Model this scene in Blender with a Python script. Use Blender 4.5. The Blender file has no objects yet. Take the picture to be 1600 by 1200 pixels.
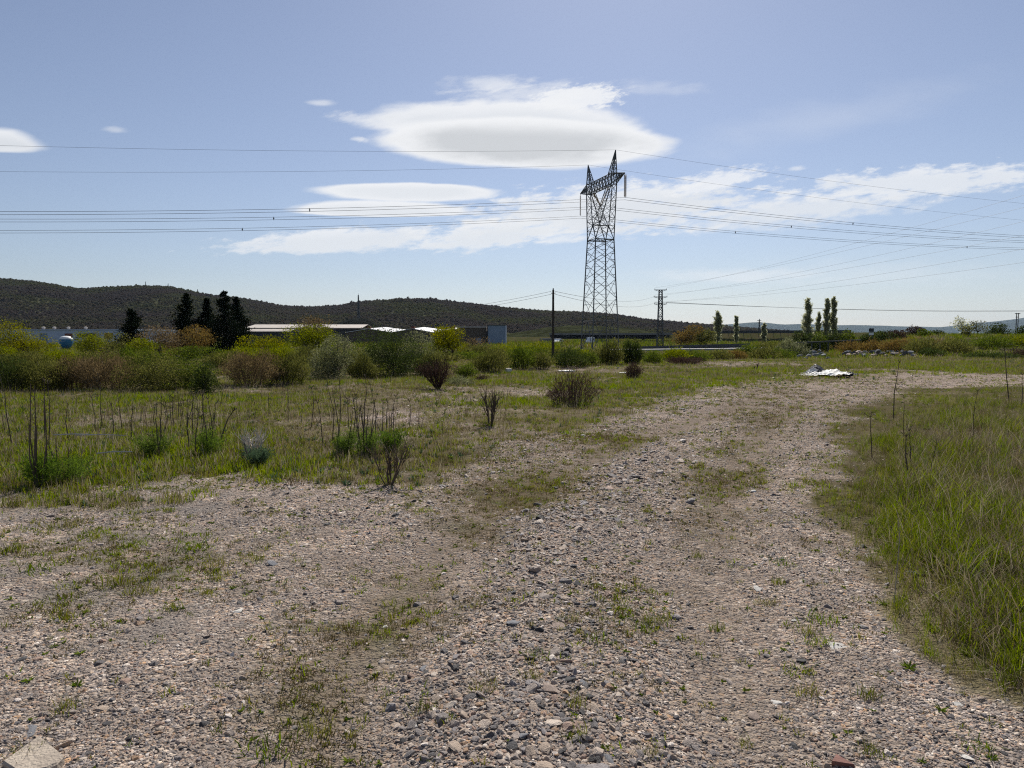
import bpy, math, random
import numpy as np
from mathutils import Vector, Matrix

random.seed(7)
S = bpy.context.scene
COL = S.collection
R = math.radians
FP = 1120.0                      # focal length in photo pixels (1600 wide)
CAMZ = 1.6
TH = math.atan(78 / FP)          # camera looks down by this much; horizon at y = 522
CT, ST = math.cos(TH), math.sin(TH)
SUN_EL, SUN_AZ = R(43), R(9)     # sun ahead of the camera, a little to the right

# ------------------------------------------------------------------ projection helpers
def ray(px, py):
    x, y = (px - 800) / FP, -(py - 600) / FP
    return np.array([x, CT + y * ST, -ST + y * CT])

def at(px, py, Y):
    d = ray(px, py)
    t = Y / d[1]
    return np.array([d[0] * t, Y, CAMZ + d[2] * t])

def project(x, y, z=0.0):
    dep = y * CT - (z - CAMZ) * ST
    up = y * ST + (z - CAMZ) * CT
    dep = np.maximum(dep, 1e-3)
    return 800 + FP * x / dep, 600 - FP * up / dep

def smooth(a, b, x):
    t = np.clip((np.asarray(x, float) - a) / (b - a), 0, 1)
    return t * t * (3 - 2 * t)

def vnoise(x, y, seed=0):
    x = np.asarray(x, float); y = np.asarray(y, float)
    xi = np.floor(x).astype(np.int64); yi = np.floor(y).astype(np.int64)
    fx = x - xi; fy = y - yi
    fx = fx * fx * (3 - 2 * fx); fy = fy * fy * (3 - 2 * fy)
    def h(a, b):
        n = (a * 374761393 + b * 668265263 + seed * 1442695041) & 0x7fffffff
        n = ((n ^ (n >> 13)) * 1274126177) & 0x7fffffff
        return ((n ^ (n >> 16)) & 0xffff) / 65535.0
    return (h(xi, yi) * (1 - fx) + h(xi + 1, yi) * fx) * (1 - fy) + (h(xi, yi + 1) * (1 - fx) + h(xi + 1, yi + 1) * fx) * fy

def fbm(x, y, seed=0, o=4):
    s = 0; a = .5; n = 0
    for i in range(o):
        s = s + a * vnoise(x, y, seed + i * 17); n += a; a *= .5
        x = np.asarray(x) * 2.03 + 3.1; y = np.asarray(y) * 2.03 + 1.7
    return s / n

def flat(px, py):
    d = ray(px, py); t = -CAMZ / d[2]
    return np.array([d[0] * t, d[1] * t])

# ------------------------------------------------------------------ terrain
def seg_dist(x, y, pts):
    best = np.full(np.shape(x), 1e9)
    for (ax, ay), (bx, by) in zip(pts[:-1], pts[1:]):
        dx, dy = bx - ax, by - ay
        t = np.clip(((x - ax) * dx + (y - ay) * dy) / (dx * dx + dy * dy), 0, 1)
        best = np.minimum(best, np.hypot(x - ax - t * dx, y - ay - t * dy))
    return best
HUMP = [flat(*p) for p in ((800, 1250), (810, 1000), (860, 860), (950, 740), (1060, 680))]
RUT_L = [flat(*p) for p in ((480, 1200), (560, 1000), (700, 850), (830, 750), (1000, 690), (1190, 620))]
RUT_R = [flat(*p) for p in ((1180, 1200), (1110, 900), (1120, 790), (1200, 660), (1290, 610))]

def H(x, y):
    x = np.asarray(x, float); y = np.asarray(y, float)
    r = np.hypot(x, y)
    az = x / np.maximum(y, 1.0)
    rm = smooth(.36, .62, az) * (y > 0)
    z = -1.3 * smooth(40, 88, r) * (1 - rm) + 1.35 * smooth(54, 88, y) * rm
    near = 1 - smooth(30, 60, r)
    z = z + near * ((fbm(x * .35, y * .35, 3, 3) - .5) * .16 + (fbm(x * 1.7, y * 1.7, 9, 3) - .5) * .05)
    z = z + smooth(50, 70, r) * (1 - smooth(150, 300, r)) * (fbm(x * .06, y * .06, 21, 3) - .5) * .5
    z = z + near * .06 * np.exp(-(seg_dist(x, y, HUMP) / .55) ** 2)
    z = z - near * .045 * np.exp(-(seg_dist(x, y, RUT_L) / .40) ** 2)
    z = z - near * .045 * np.exp(-(seg_dist(x, y, RUT_R) / .40) ** 2)
    return z

def G(px, py):
    d = ray(px, py); z = 0.0
    for _ in range(12):
        t = (z - CAMZ) / d[2]
        z = .5 * z + .5 * float(H(d[0] * t, d[1] * t))
    t = (z - CAMZ) / d[2]
    return np.array([d[0] * t, d[1] * t, float(H(d[0] * t, d[1] * t))])

# zones of the ground: meadow edge and tall-grass edge, in photo pixels of the flat ground
EL = np.array([(-900, 800), (0, 768), (150, 762), (300, 746), (450, 730), (560, 722), (650, 738), (720, 716), (830, 692), (900, 668), (960, 643), (1020, 622), (1100, 605), (1200, 592), (1260, 586), (1340, 580), (1420, 576), (2400, 560)], float)
ER = np.array([(545, 1330), (575, 1360), (590, 1700), (603, 1700), (606, 1420), (640, 1335), (700, 1285), (760, 1270), (850, 1318), (950, 1368), (1000, 1425), (1060, 1520), (1130, 1640), (1400, 2300)], float)
def blob(px, py, cx, cy, rx, ry):
    return np.exp(-(((px - cx) / rx) ** 2 + ((py - cy) / ry) ** 2))
def zones(x, y):
    px, py = project(x, np.maximum(y, .4))
    n1 = fbm(x * .9, y * .9, 31, 4) - .5
    n2 = fbm(x * 3.1, y * 3.1, 47, 3) - .5
    k = np.clip((py - 522) / 200, .1, 2)
    pyd = py + (n1 * 70 + n2 * 24) * k
    pxd = px + (n1 * 150 + n2 * 60) * np.clip(k, .2, 1.5)
    edge = np.interp(px, EL[:, 0], EL[:, 1])
    mead = smooth(22, -16, pyd - edge)
    xr = np.interp(py, ER[:, 0], ER[:, 1])
    right = smooth(-25, 30, pxd - xr) * (py > 545)
    behind = (y < 1.0)
    mead = np.where(behind, 0, mead); right = np.where(behind, (x > 1.5) * 1.0, right)
    bald = np.maximum.reduce([blob(px, py, 620, 655, 75, 22), blob(px, py, 735, 622, 60, 9), blob(px, py, 720, 640, 50, 10), blob(px, py, 830, 612, 60, 9), blob(px, py, 180, 660, 60, 10), blob(px, py, 1180, 568, 130, 5), blob(px, py, 1500, 596, 240, 5), blob(px, py, 900, 575, 60, 5)])
    moss = np.maximum.reduce([.75 * blob(px, py, 590, 950, 150, 62), .9 * blob(px, py, 815, 765, 130, 42), .7 * blob(px, py, 1125, 735, 85, 50), .5 * blob(px, py, 1110, 810, 120, 40), .8 * blob(px, py, 940, 690, 110, 20), .55 * blob(px, py, 730, 830, 90, 45), .5 * blob(px, py, 480, 1080, 90, 130), .4 * blob(px, py, 960, 980, 90, 90), .5 * blob(px, py, 1200, 660, 70, 30), .5 * blob(px, py, 1230, 615, 60, 8), .5 * blob(px, py, 200, 880, 220, 50), .4 * blob(px, py, 60, 940, 120, 50), .6 * blob(px, py, 1290, 590, 60, 7), .45 * blob(px, py, 1330, 780, 90, 140)])
    moss = np.clip(moss * 1.25, 0, 1) * smooth(-.30, .08, n1 + n2 * .6 + .06)
    green = np.maximum.reduce([blob(px, py, 612, 932, 62, 26), .7 * blob(px, py, 1130, 730, 60, 32), .55 * blob(px, py, 850, 750, 70, 22), .32 * blob(px, py, 180, 870, 200, 45), .3 * blob(px, py, 60, 930, 100, 60), .5 * blob(px, py, 1290, 740, 60, 60), .35 * blob(px, py, 980, 930, 60, 40), .4 * blob(px, py, 950, 690, 70, 14)])
    dirt = smooth(520, 260, px + n1 * 200) * smooth(1130, 900, py)
    coarse = np.exp(-(seg_dist(x, y, HUMP) / .75) ** 2)
    fine = np.maximum(np.exp(-(seg_dist(x, y, RUT_L) / .33) ** 2), .7 * np.exp(-(seg_dist(x, y, RUT_R) / .3) ** 2))
    return dict(px=px, py=py, mead=mead, right=right, bald=bald, moss=moss, green=green, dirt=dirt, coarse=coarse, fine=fine, n1=n1, n2=n2)

# ------------------------------------------------------------------ object helpers
def tag(o, label=None, cat=None, group=None, kind=None):
    if label: o['label'] = label
    if cat: o['category'] = cat
    if group: o['group'] = group
    if kind: o['kind'] = kind
    return o
def empty(name, loc, rz=0, **k):
    o = bpy.data.objects.new(name, None); COL.objects.link(o)
    o.location = [float(v) for v in loc]; o.rotation_euler = (0, 0, rz); o.empty_display_size = .2
    return tag(o, **k)
def copy_tree(o, parent=None):
    c = o.copy(); COL.objects.link(c)
    if parent: c.parent = parent
    for ch in list(o.children): copy_tree(ch, c)
    return c

class MB:
    """collects pieces and links them as one mesh object"""
    def __init__(s): s.v = []; s.f = []; s.n = 0; s.m = []
    def add(s, v, f, mi=0):
        v = np.asarray(v, float).reshape(-1, 3)
        f = np.asarray(f, int)
        s.v.append(v); s.f.append(f + s.n); s.m.append(np.full(len(f), mi)); s.n += len(v); return s
    def box(s, c, size, rz=0, mi=0, taper=1.0):
        sx, sy, sz = [a / 2 for a in size]
        p = np.array([[-1, -1, -1], [1, -1, -1], [1, 1, -1], [-1, 1, -1], [-1, -1, 1], [1, -1, 1], [1, 1, 1], [-1, 1, 1]], float) * [sx, sy, sz]
        p[4:, :2] *= taper
        ca, sa = math.cos(rz), math.sin(rz)
        p = np.stack([p[:, 0] * ca - p[:, 1] * sa, p[:, 0] * sa + p[:, 1] * ca, p[:, 2]], 1) + np.asarray(c, float)
        return s.add(p, [[0, 3, 2, 1], [4, 5, 6, 7], [0, 1, 5, 4], [1, 2, 6, 5], [2, 3, 7, 6], [3, 0, 4, 7]], mi)
    def tube(s, pts, rad, n=5, mi=0, cap=True):
        pts = np.asarray(pts, float); k = len(pts)
        rad = np.full(k, rad) if np.isscalar(rad) else np.asarray(rad, float)
        tan = np.gradient(pts, axis=0); tan /= np.linalg.norm(tan, axis=1)[:, None] + 1e-12
        ref = np.array([0, 0, 1.0]) if abs(tan[0][2]) < .9 else np.array([1.0, 0, 0])
        u = np.cross(tan, ref); u /= np.linalg.norm(u, axis=1)[:, None] + 1e-12
        w = np.cross(tan, u)
        a = np.arange(n) * 2 * math.pi / n
        v = pts[:, None, :] + rad[:, None, None] * (np.cos(a)[None, :, None] * u[:, None, :] + np.sin(a)[None, :, None] * w[:, None, :])
        i = np.arange(k - 1)[:, None] * n; j = np.arange(n)[None, :]; j2 = (j + 1) % n
        q = np.stack([i + j, i + j2, i + n + j2, i + n + j], -1).reshape(-1, 4)
        s.add(v.reshape(-1, 3), q, mi)
        if cap and n == 4:
            b = s.n - k * n
            s.f.append(np.array([[b + 3, b + 2, b + 1, b], [b + (k - 1) * n + t for t in range(4)]])); s.m.append(np.full(2, mi))
        return s
    def bars(s, segs, r, n=4, mi=0):
        for a, b in segs: s.tube([a, b], r, n, mi)
        return s
    def lathe(s, prof, c=(0, 0, 0), n=12, mi=0):
        prof = np.asarray(prof, float); k = len(prof); a = np.arange(n) * 2 * math.pi / n
        v = np.stack([prof[:, 0][:, None] * np.cos(a), prof[:, 0][:, None] * np.sin(a), np.repeat(prof[:, 1][:, None], n, 1)], -1) + np.asarray(c, float)
        i = np.arange(k - 1)[:, None] * n; j = np.arange(n)[None, :]; j2 = (j + 1) % n
        return s.add(v.reshape(-1, 3), np.stack([i + j, i + j2, i + n + j2, i + n + j], -1).reshape(-1, 4), mi)
    def leaves(s, c, d, ln, wd, rng, mi=0):
        n = len(c); d = d / (np.linalg.norm(d, axis=1)[:, None] + 1e-9)
        v = np.cross(d, rng.normal(size=(n, 3))); v /= np.linalg.norm(v, axis=1)[:, None] + 1e-9
        ln = np.broadcast_to(ln, (n,))[:, None]; wd = np.broadcast_to(wd, (n,))[:, None]
        p = np.stack([c - d * ln * .5, c + v * wd * .5, c + d * ln * .5, c - v * wd * .5], 1)
        return s.add(p.reshape(-1, 3), np.arange(4 * n).reshape(n, 4), mi)
    def build(s, name, mats, parent=None, smooth_=False, link=True):
        me = bpy.data.meshes.new(name)
        v = np.concatenate(s.v)
        me.vertices.add(len(v)); me.vertices.foreach_set('co', v.astype(np.float32).ravel())
        ls = np.concatenate([np.full(len(f), f.shape[1]) for f in s.f]); li = np.concatenate([f.ravel() for f in s.f])
        me.loops.add(len(li)); me.loops.foreach_set('vertex_index', li.astype(np.int32))
        me.polygons.add(len(ls)); me.polygons.foreach_set('loop_start', (np.cumsum(ls) - ls).astype(np.int32))
        me.polygons.foreach_set('material_index', np.concatenate(s.m).astype(np.int32))
        me.polygons.foreach_set('use_smooth', np.full(len(ls), smooth_))
        me.update(calc_edges=True)
        if not isinstance(mats, (list, tuple)): mats = [mats]
        for m in mats: me.materials.append(m)
        o = bpy.data.objects.new(name, me)
        if link: COL.objects.link(o)
        if parent: o.parent = parent
        return o

# ------------------------------------------------------------------ materials
class NT:
    def __init__(s, nt): s.t = nt; s.n = nt.nodes; s.l = nt.links
    def node(s, typ, **k):
        n = s.n.new(typ)
        for a, b in k.items(): setattr(n, a, b)
        return n
    def link(s, a, b): s.l.new(a, b); return s
    def val(s, sock, v):
        if hasattr(v, 'is_linked') or isinstance(v, bpy.types.NodeSocket): s.l.new(v, sock)
        else: sock.default_value = v
    def math(s, op, a, b=None, c=None, clamp=False):
        n = s.node('ShaderNodeMath', operation=op, use_clamp=clamp)
        s.val(n.inputs[0], a)
        if b is not None: s.val(n.inputs[1], b)
        if c is not None: s.val(n.inputs[2], c)
        return n.outputs[0]
    def mix(s, f, a, b):
        n = s.node('ShaderNodeMix', data_type='RGBA'); n.clamp_factor = True
        s.val(n.inputs[0], f)
        for i, v in ((6, a), (7, b)):
            if isinstance(v, bpy.types.NodeSocket): s.l.new(v, n.inputs[i])
            else: n.inputs[i].default_value = (*v[:3], 1)
        return n.outputs[2]
    def ss(s, a, b, x):
        n = s.node('ShaderNodeMapRange', interpolation_type='SMOOTHSTEP')
        s.val(n.inputs[0], x); s.val(n.inputs[1], a); s.val(n.inputs[2], b); n.inputs[3].default_value = 0; n.inputs[4].default_value = 1
        return n.outputs[0]
    def ramp(s, f, stops, interp='LINEAR'):
        n = s.node('ShaderNodeValToRGB'); e = n.color_ramp; e.interpolation = interp
        while len(e.elements) < len(stops): e.elements.new(.5)
        for el, (p, c) in zip(e.elements, stops): el.position = p; el.color = (*c[:3], 1)
        s.val(n.inputs[0], f); return n.outputs[0]
    def noise(s, vec, scale, detail=4, rough=.55):
        n = s.node('ShaderNodeTexNoise'); n.inputs['Scale'].default_value = scale; n.inputs['Detail'].default_value = detail; n.inputs['Roughness'].default_value = rough
        if vec is not None: s.l.new(vec, n.inputs['Vector'])
        return n.outputs[0]

def newmat(name):
    m = bpy.data.materials.new(name); m.use_nodes = True
    t = NT(m.node_tree); t.n.clear()
    return m, t, t.node('ShaderNodeOutputMaterial')

def mat(name, c, rough=.7, c2=None, scale=3, metal=0.0, spec=.3, bump=0, bscale=40):
    if rough >= .95: rough, spec = 1.0, 0.0
    m, t, out = newmat(name)
    b = t.node('ShaderNodeBsdfPrincipled'); b.inputs['Roughness'].default_value = rough; b.inputs['Metallic'].default_value = metal
    b.inputs['Specular IOR Level'].default_value = spec
    tc = t.node('ShaderNodeTexCoord')
    if c2 is None: c2 = tuple(v * .75 for v in c)
    n = t.noise(tc.outputs['Object'], scale, 5, .6)
    t.l.new(t.mix(t.ss(.35, .65, n), c, c2), b.inputs['Base Color'])
    if bump:
        bn = t.node('ShaderNodeBump'); bn.inputs['Strength'].default_value = bump; bn.inputs['Distance'].default_value = .02
        t.l.new(t.noise(tc.outputs['Object'], bscale, 5), bn.inputs['Height']); t.l.new(bn.outputs[0], b.inputs['Normal'])
    t.l.new(b.outputs[0], out.inputs[0]); return m

def leafmat(name, cols, trans=.35, instanced=False, clump=1.5):
    """foliage: colour differs from leaf to leaf and from clump to clump"""
    m, t, out = newmat(name)
    geo = t.node('ShaderNodeNewGeometry'); tc = t.node('ShaderNodeTexCoord')
    rnd = geo.outputs['Random Per Island']
    k = len(cols)
    if name == 'hill_wood':
        f = t.math('ADD', t.math('MULTIPLY', rnd, .3), t.math('MULTIPLY', t.ss(.36, .64, t.noise(geo.outputs['Position'], .006, 5, .65)), .7))
    elif instanced:
        oi = t.node('ShaderNodeObjectInfo')
        f = t.math('ADD', t.math('MULTIPLY', rnd, .45), t.math('MULTIPLY', oi.outputs['Random'], .55))
    else:
        n = t.noise(tc.outputs['Object'], clump, 2)
        f = t.math('ADD', t.math('MULTIPLY', rnd, .6), t.math('MULTIPLY', t.ss(.3, .7, n), .4))
    col = t.ramp(f, [(.08 + .84 * i / max(k - 1, 1), c) for i, c in enumerate(cols)])
    d = t.node('ShaderNodeBsdfDiffuse'); tr = t.node('ShaderNodeBsdfTranslucent'); mx = t.node('ShaderNodeMixShader')
    mx.inputs[0].default_value = trans
    t.l.new(col, d.inputs[0])
    hs = t.node('ShaderNodeHueSaturation'); hs.inputs['Saturation'].default_value = 1.15; hs.inputs['Value'].default_value = 1.35
    t.l.new(col, hs.inputs['Color']); t.l.new(hs.outputs[0], tr.inputs[0])
    t.l.new(d.outputs[0], mx.inputs[1]); t.l.new(tr.outputs[0], mx.inputs[2])
    t.l.new(mx.outputs[0], out.inputs[0]); return m

STONE = [(0, (0.054, 0.048, 0.047)), (.09, (0.152, 0.135, 0.131)), (.20, (0.270, 0.232, 0.213)), (.34, (0.400, 0.324, 0.270)), (.50, (0.476, 0.365, 0.274)), (.64, (0.541, 0.434, 0.350)), (.74, (0.465, 0.309, 0.227)), (.81, (0.314, 0.279, 0.270)), (.87, (0.476, 0.299, 0.175)), (.91, (0.671, 0.559, 0.454)), (.96, (0.865, 0.759, 0.662))]
def stonemat(name, stops=STONE, per='inst'):
    m, t, out = newmat(name)
    oi = t.node('ShaderNodeObjectInfo'); tc = t.node('ShaderNodeTexCoord')
    col = t.ramp(oi.outputs['Random'], stops, 'CONSTANT')
    n = t.noise(tc.outputs['Object'], 2.5, 6, .7)
    mul = t.node('ShaderNodeMix', data_type='RGBA', blend_type='MULTIPLY'); mul.inputs[0].default_value = 1
    t.l.new(col, mul.inputs[6]); t.l.new(t.ramp(n, [(.25, (.62, .6, .58)), (.75, (1.2, 1.2, 1.2))]), mul.inputs[7])
    b = t.node('ShaderNodeBsdfPrincipled'); b.inputs['Roughness'].default_value = .6; b.inputs['Specular IOR Level'].default_value = .5
    t.l.new(mul.outputs[2], b.inputs['Base Color'])
    bn = t.node('ShaderNodeBump'); bn.inputs['Strength'].default_value = .5; bn.inputs['Distance'].default_value = .1
    t.l.new(t.noise(tc.outputs['Object'], 6, 5, .7), bn.inputs['Height']); t.l.new(bn.outputs[0], b.inputs['Normal'])
    t.l.new(b.outputs[0], out.inputs[0]); return m

def ground_material():
    m, t, out = newmat('ground_soil_and_gravel')
    tc = t.node('ShaderNodeTexCoord'); P = tc.outputs['Object']
    def attr(n):
        a = t.node('ShaderNodeAttribute'); a.attribute_name = n; return a.outputs['Fac']
    grass, moss, dirt, dry, fine, farm = attr('grass'), attr('moss'), attr('dirt'), attr('dry'), attr('fine'), attr('far')
    warp = t.node('ShaderNodeTexNoise'); warp.inputs['Scale'].default_value = 30
    t.l.new(P, warp.inputs['Vector'])
    wv = t.node('ShaderNodeMix', data_type='VECTOR'); wv.inputs[0].default_value = .012
    t.l.new(P, wv.inputs[4]); t.l.new(warp.outputs['Color'], wv.inputs[5])
    def vor(scale, feat='F1'):
        v = t.node('ShaderNodeTexVoronoi', feature=feat); v.inputs['Scale'].default_value = scale; t.l.new(wv.outputs[1], v.inputs['Vector']); return v
    v1, v2, v3 = vor(38), vor(95), vor(14)
    def pick(v):
        s = t.node('ShaderNodeSeparateColor'); t.l.new(v.outputs['Color'], s.inputs[0]); return s.outputs[0]
    c1 = t.ramp(pick(v1), STONE, 'CONSTANT'); c2 = t.ramp(pick(v2), STONE, 'CONSTANT')
    n = t.noise(P, 2.2, 6, .65); nb = t.noise(P, .5, 4); nf = t.noise(P, 160, 3, .7)
    grav = t.mix(t.ss(.42, .58, t.noise(P, 9, 3)), c1, c2)
    sand = t.mix(nf, (.08, .064, .052), (.31, .255, .21))
    grav = t.mix(t.math('MULTIPLY', t.ss(.3, .7, n), .75), grav, sand)
    d_c = t.mix(nf, (.105, .09, .08), (.36, .32, .285))
    grav = t.mix(t.math('MULTIPLY', dirt, t.ss(.35, .7, n)), grav, d_c)
    grav = t.mix(t.math('MULTIPLY', fine, .7), grav, t.mix(nf, (.11, .087, .067), (.29, .235, .185)))
    mossc = t.mix(nf, (.085, .062, .04), (.155, .125, .075))
    mossc = t.mix(t.ss(.45, .7, n), mossc, (.10, .10, .045))
    col = t.mix(t.math('MULTIPLY', moss, .85), grav, mossc)
    gsoil = t.mix(t.ss(.35, .65, n), (.085, .085, .032), (.14, .115, .065))
    gsoil = t.mix(t.math('MULTIPLY', nf, .6), gsoil, (.07, .055, .035))
    gsoil = t.mix(t.math('MULTIPLY', dry, .7), gsoil, (.20, .165, .105))
    gsoil = t.mix(farm, gsoil, t.mix(t.ss(.35, .65, nb), (.045, .055, .018), (.075, .07, .03)))
    col = t.mix(grass, col, gsoil)
    b = t.node('ShaderNodeBsdfPrincipled'); b.inputs['Roughness'].default_value = 1; b.inputs['Specular IOR Level'].default_value = 0
    t.l.new(col, b.inputs['Base Color'])
    h = t.math('ADD', t.math('MULTIPLY', t.math('SUBTRACT', 1.0, v1.outputs['Distance']), .9), t.math('MULTIPLY', t.math('SUBTRACT', 1.0, v2.outputs['Distance']), .4))
    h = t.math('ADD', h, t.math('MULTIPLY', t.math('SUBTRACT', 1.0, v3.outputs['Distance']), .8))
    h = t.math('ADD', h, t.math('MULTIPLY', n, 1.2))
    bn = t.node('ShaderNodeBump'); bn.inputs['Strength'].default_value = .9; bn.inputs['Distance'].default_value = .022
    t.l.new(h, bn.inputs['Height']); t.l.new(bn.outputs[0], b.inputs['Normal'])
    t.l.new(b.outputs[0], out.inputs[0]); return m

M = {}
M['stone'] = stonemat('gravel_stone')
M['grass_g'] = leafmat('grass_green', [(0.043, 0.060, 0.010), (0.096, 0.121, 0.016), (0.150, 0.159, 0.026), (0.198, 0.178, 0.055)], .45, True)
M['grass_y'] = leafmat('grass_lush', [(0.060, 0.094, 0.010), (0.120, 0.167, 0.016), (0.186, 0.213, 0.030)], .48, True)
M['grass_d'] = leafmat('grass_dry', [(.10, .075, .05), (.20, .155, .10), (.40, .35, .26), (.14, .10, .07)], .28, True)
M['grass_r'] = leafmat('ground_cover_brown', [(.075, .05, .03), (.12, .085, .045), (.09, .085, .03), (.16, .12, .07)], .3, True)
M['weed'] = leafmat('weed_leaf', [(0.072, 0.105, 0.021), (0.120, 0.165, 0.029), (0.168, 0.195, 0.046)], .4, True)
M['weed_b'] = leafmat('weed_bluegreen', [(.05, .085, .045), (.09, .125, .075)], .35, True)
M['fennel'] = leafmat('fennel_frond', [(0.062, 0.108, 0.020), (0.112, 0.162, 0.032), (0.088, 0.124, 0.036)], .4, True)
M['stalk'] = mat('dry_stalk', (.075, .055, .042), .85, (.12, .095, .07), 6)
M['stalk_pale'] = mat('pale_straw', (.42, .37, .29), .8, (.28, .24, .18), 8)
M['twig_b'] = mat('brown_twig', (.11, .075, .055), .85, (.07, .05, .04), 9)
M['root_pale'] = mat('bleached_root', (.62, .57, .50), .8, (.45, .41, .35), 8)
M['bark'] = mat('grey_bark', (.10, .085, .07), .9, (.055, .045, .04), 5, bump=.5)
M['bark_pale'] = mat('pale_bark', (.24, .215, .18), .9, (.13, .115, .095), 5)
M['yellowgreen'] = leafmat('leaf_yellowgreen', [(.065, .072, .010), (.145, .148, .016), (.24, .225, .03)], .46)
M['springgreen'] = leafmat('leaf_springgreen', [(0.058, 0.073, 0.011), (0.128, 0.147, 0.018), (0.218, 0.225, 0.037)], .45)
M['olive'] = leafmat('leaf_olive', [(0.038, 0.045, 0.014), (0.096, 0.100, 0.030), (0.179, 0.169, 0.060)], .42)
M['green'] = leafmat('leaf_green', [(0.031, 0.048, 0.011), (0.074, 0.100, 0.018), (0.134, 0.156, 0.037)], .44)
M['darkgreen'] = leafmat('leaf_darkgreen', [(0.018, 0.027, 0.010), (0.044, 0.060, 0.018), (0.084, 0.105, 0.034)], .36)
M['pine'] = leafmat('pine_needles', [(.007, .011, .008), (.012, .018, .011), (.02, .028, .015)], .12)
M['brown'] = leafmat('twig_brown', [(0.058, 0.044, 0.025), (0.141, 0.104, 0.057), (0.243, 0.188, 0.109)], .34)
M['rust'] = leafmat('twig_rust', [(0.081, 0.055, 0.022), (0.172, 0.113, 0.043), (0.149, 0.132, 0.048)], .38)
M['redtwig'] = leafmat('twig_red', [(.042, .027, .022), (.07, .044, .036), (.09, .066, .05)], .2)
M['greygreen'] = leafmat('leaf_greygreen', [(0.058, 0.065, 0.032), (0.141, 0.150, 0.078), (0.256, 0.256, 0.155)], .38)
M['poplar'] = leafmat('poplar_leaf', [(.19, .20, .11), (.32, .33, .21), (.48, .47, .34)], .62)
M['hill'] = leafmat('hill_wood', [(.060, .050, .050), (.078, .064, .056), (.075, .068, .046), (.085, .092, .040)], .3, True)
M['steel'] = mat('galvanised_steel', (.13, .135, .14), .6, (.09, .094, .10), 1.5, metal=.2)
M['cable'] = mat('aluminium_cable', (.07, .07, .075), .6)
M['insulator'] = mat('brown_glass_insulator', (.30, .17, .075), .35, (.36, .26, .16), 9, spec=.5)
M['wood'] = mat('tarred_wood', (.04, .033, .028), .85, (.06, .05, .04), 4)
M['tarp_w'] = mat('white_tarpaulin', (.74, .74, .72), .6, (.52, .50, .46), 2.2)
M['tarp_b'] = mat('black_tarpaulin', (.02, .021, .024), .5, (.035, .036, .04), 2)
M['wall_w'] = mat('pale_wall_shaded', (.52, .57, .66), .7, (.45, .50, .60), .3)  # white wall with the blue of its shade mixed into the colour
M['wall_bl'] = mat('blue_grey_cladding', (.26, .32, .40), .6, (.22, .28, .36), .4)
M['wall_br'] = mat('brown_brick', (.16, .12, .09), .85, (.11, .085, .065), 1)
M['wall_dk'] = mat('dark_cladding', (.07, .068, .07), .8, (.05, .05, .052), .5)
M['roof_w'] = mat('white_sheet_roof', (.62, .62, .63), .6, (.48, .48, .49), .5)
M['roof_t'] = mat('pale_weathered_roof', (.50, .45, .39), .8, (.40, .35, .31), .7)
M['blue'] = mat('blue_paint', (.05, .20, .36), .5, (.04, .16, .30), 1)
M['white'] = mat('white_paint', (.8, .8, .78), .5, (.7, .7, .68), 1)
M['red'] = mat('red_brown_paint', (.25, .085, .05), .7)
M['yellow'] = mat('ochre_paint', (.50, .32, .04), .7)
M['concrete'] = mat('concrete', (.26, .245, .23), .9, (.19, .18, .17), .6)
M['concrete_dk'] = mat('shaded_concrete', (.04, .04, .044), .95, (.028, .028, .03), .3)  # shade of the deck and piers is put into this near-black colour
M['slab'] = mat('beige_slab', (.46, .39, .31), .85, (.36, .30, .24), 12, bump=.6, bscale=60)
M['terracotta'] = mat('terracotta_shard', (.22, .105, .08), .8, (.17, .08, .065), 14, bump=.4)
M['stone_w'] = mat('white_stone', (.72, .69, .63), .8, (.55, .52, .47), 20, bump=.5)
M['stone_p'] = mat('pinkish_stone', (.44, .33, .26), .85, (.36, .29, .25), 18, bump=.6)
M['stone_g'] = mat('grey_stone', (.30, .30, .31), .85, (.22, .22, .23), 18, bump=.6)
M['stone_d'] = mat('dark_stone', (.075, .072, .072), .85, (.12, .115, .11), 18, bump=.6)
M['glass'] = mat('dark_glass', (.02, .025, .03), .1, spec=.6)
M['rubber'] = mat('black_rubber', (.02, .02, .02), .8)
M['road'] = mat('worn_asphalt', (.30, .295, .29), .85, (.24, .235, .23), .3)
M['rail'] = mat('galvanised_rail', (.075, .08, .085), .7, metal=.1)
M['yflower'] = leafmat('yellow_flower', [(.55, .42, .02), (.65, .55, .05)], .3, True)

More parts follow.
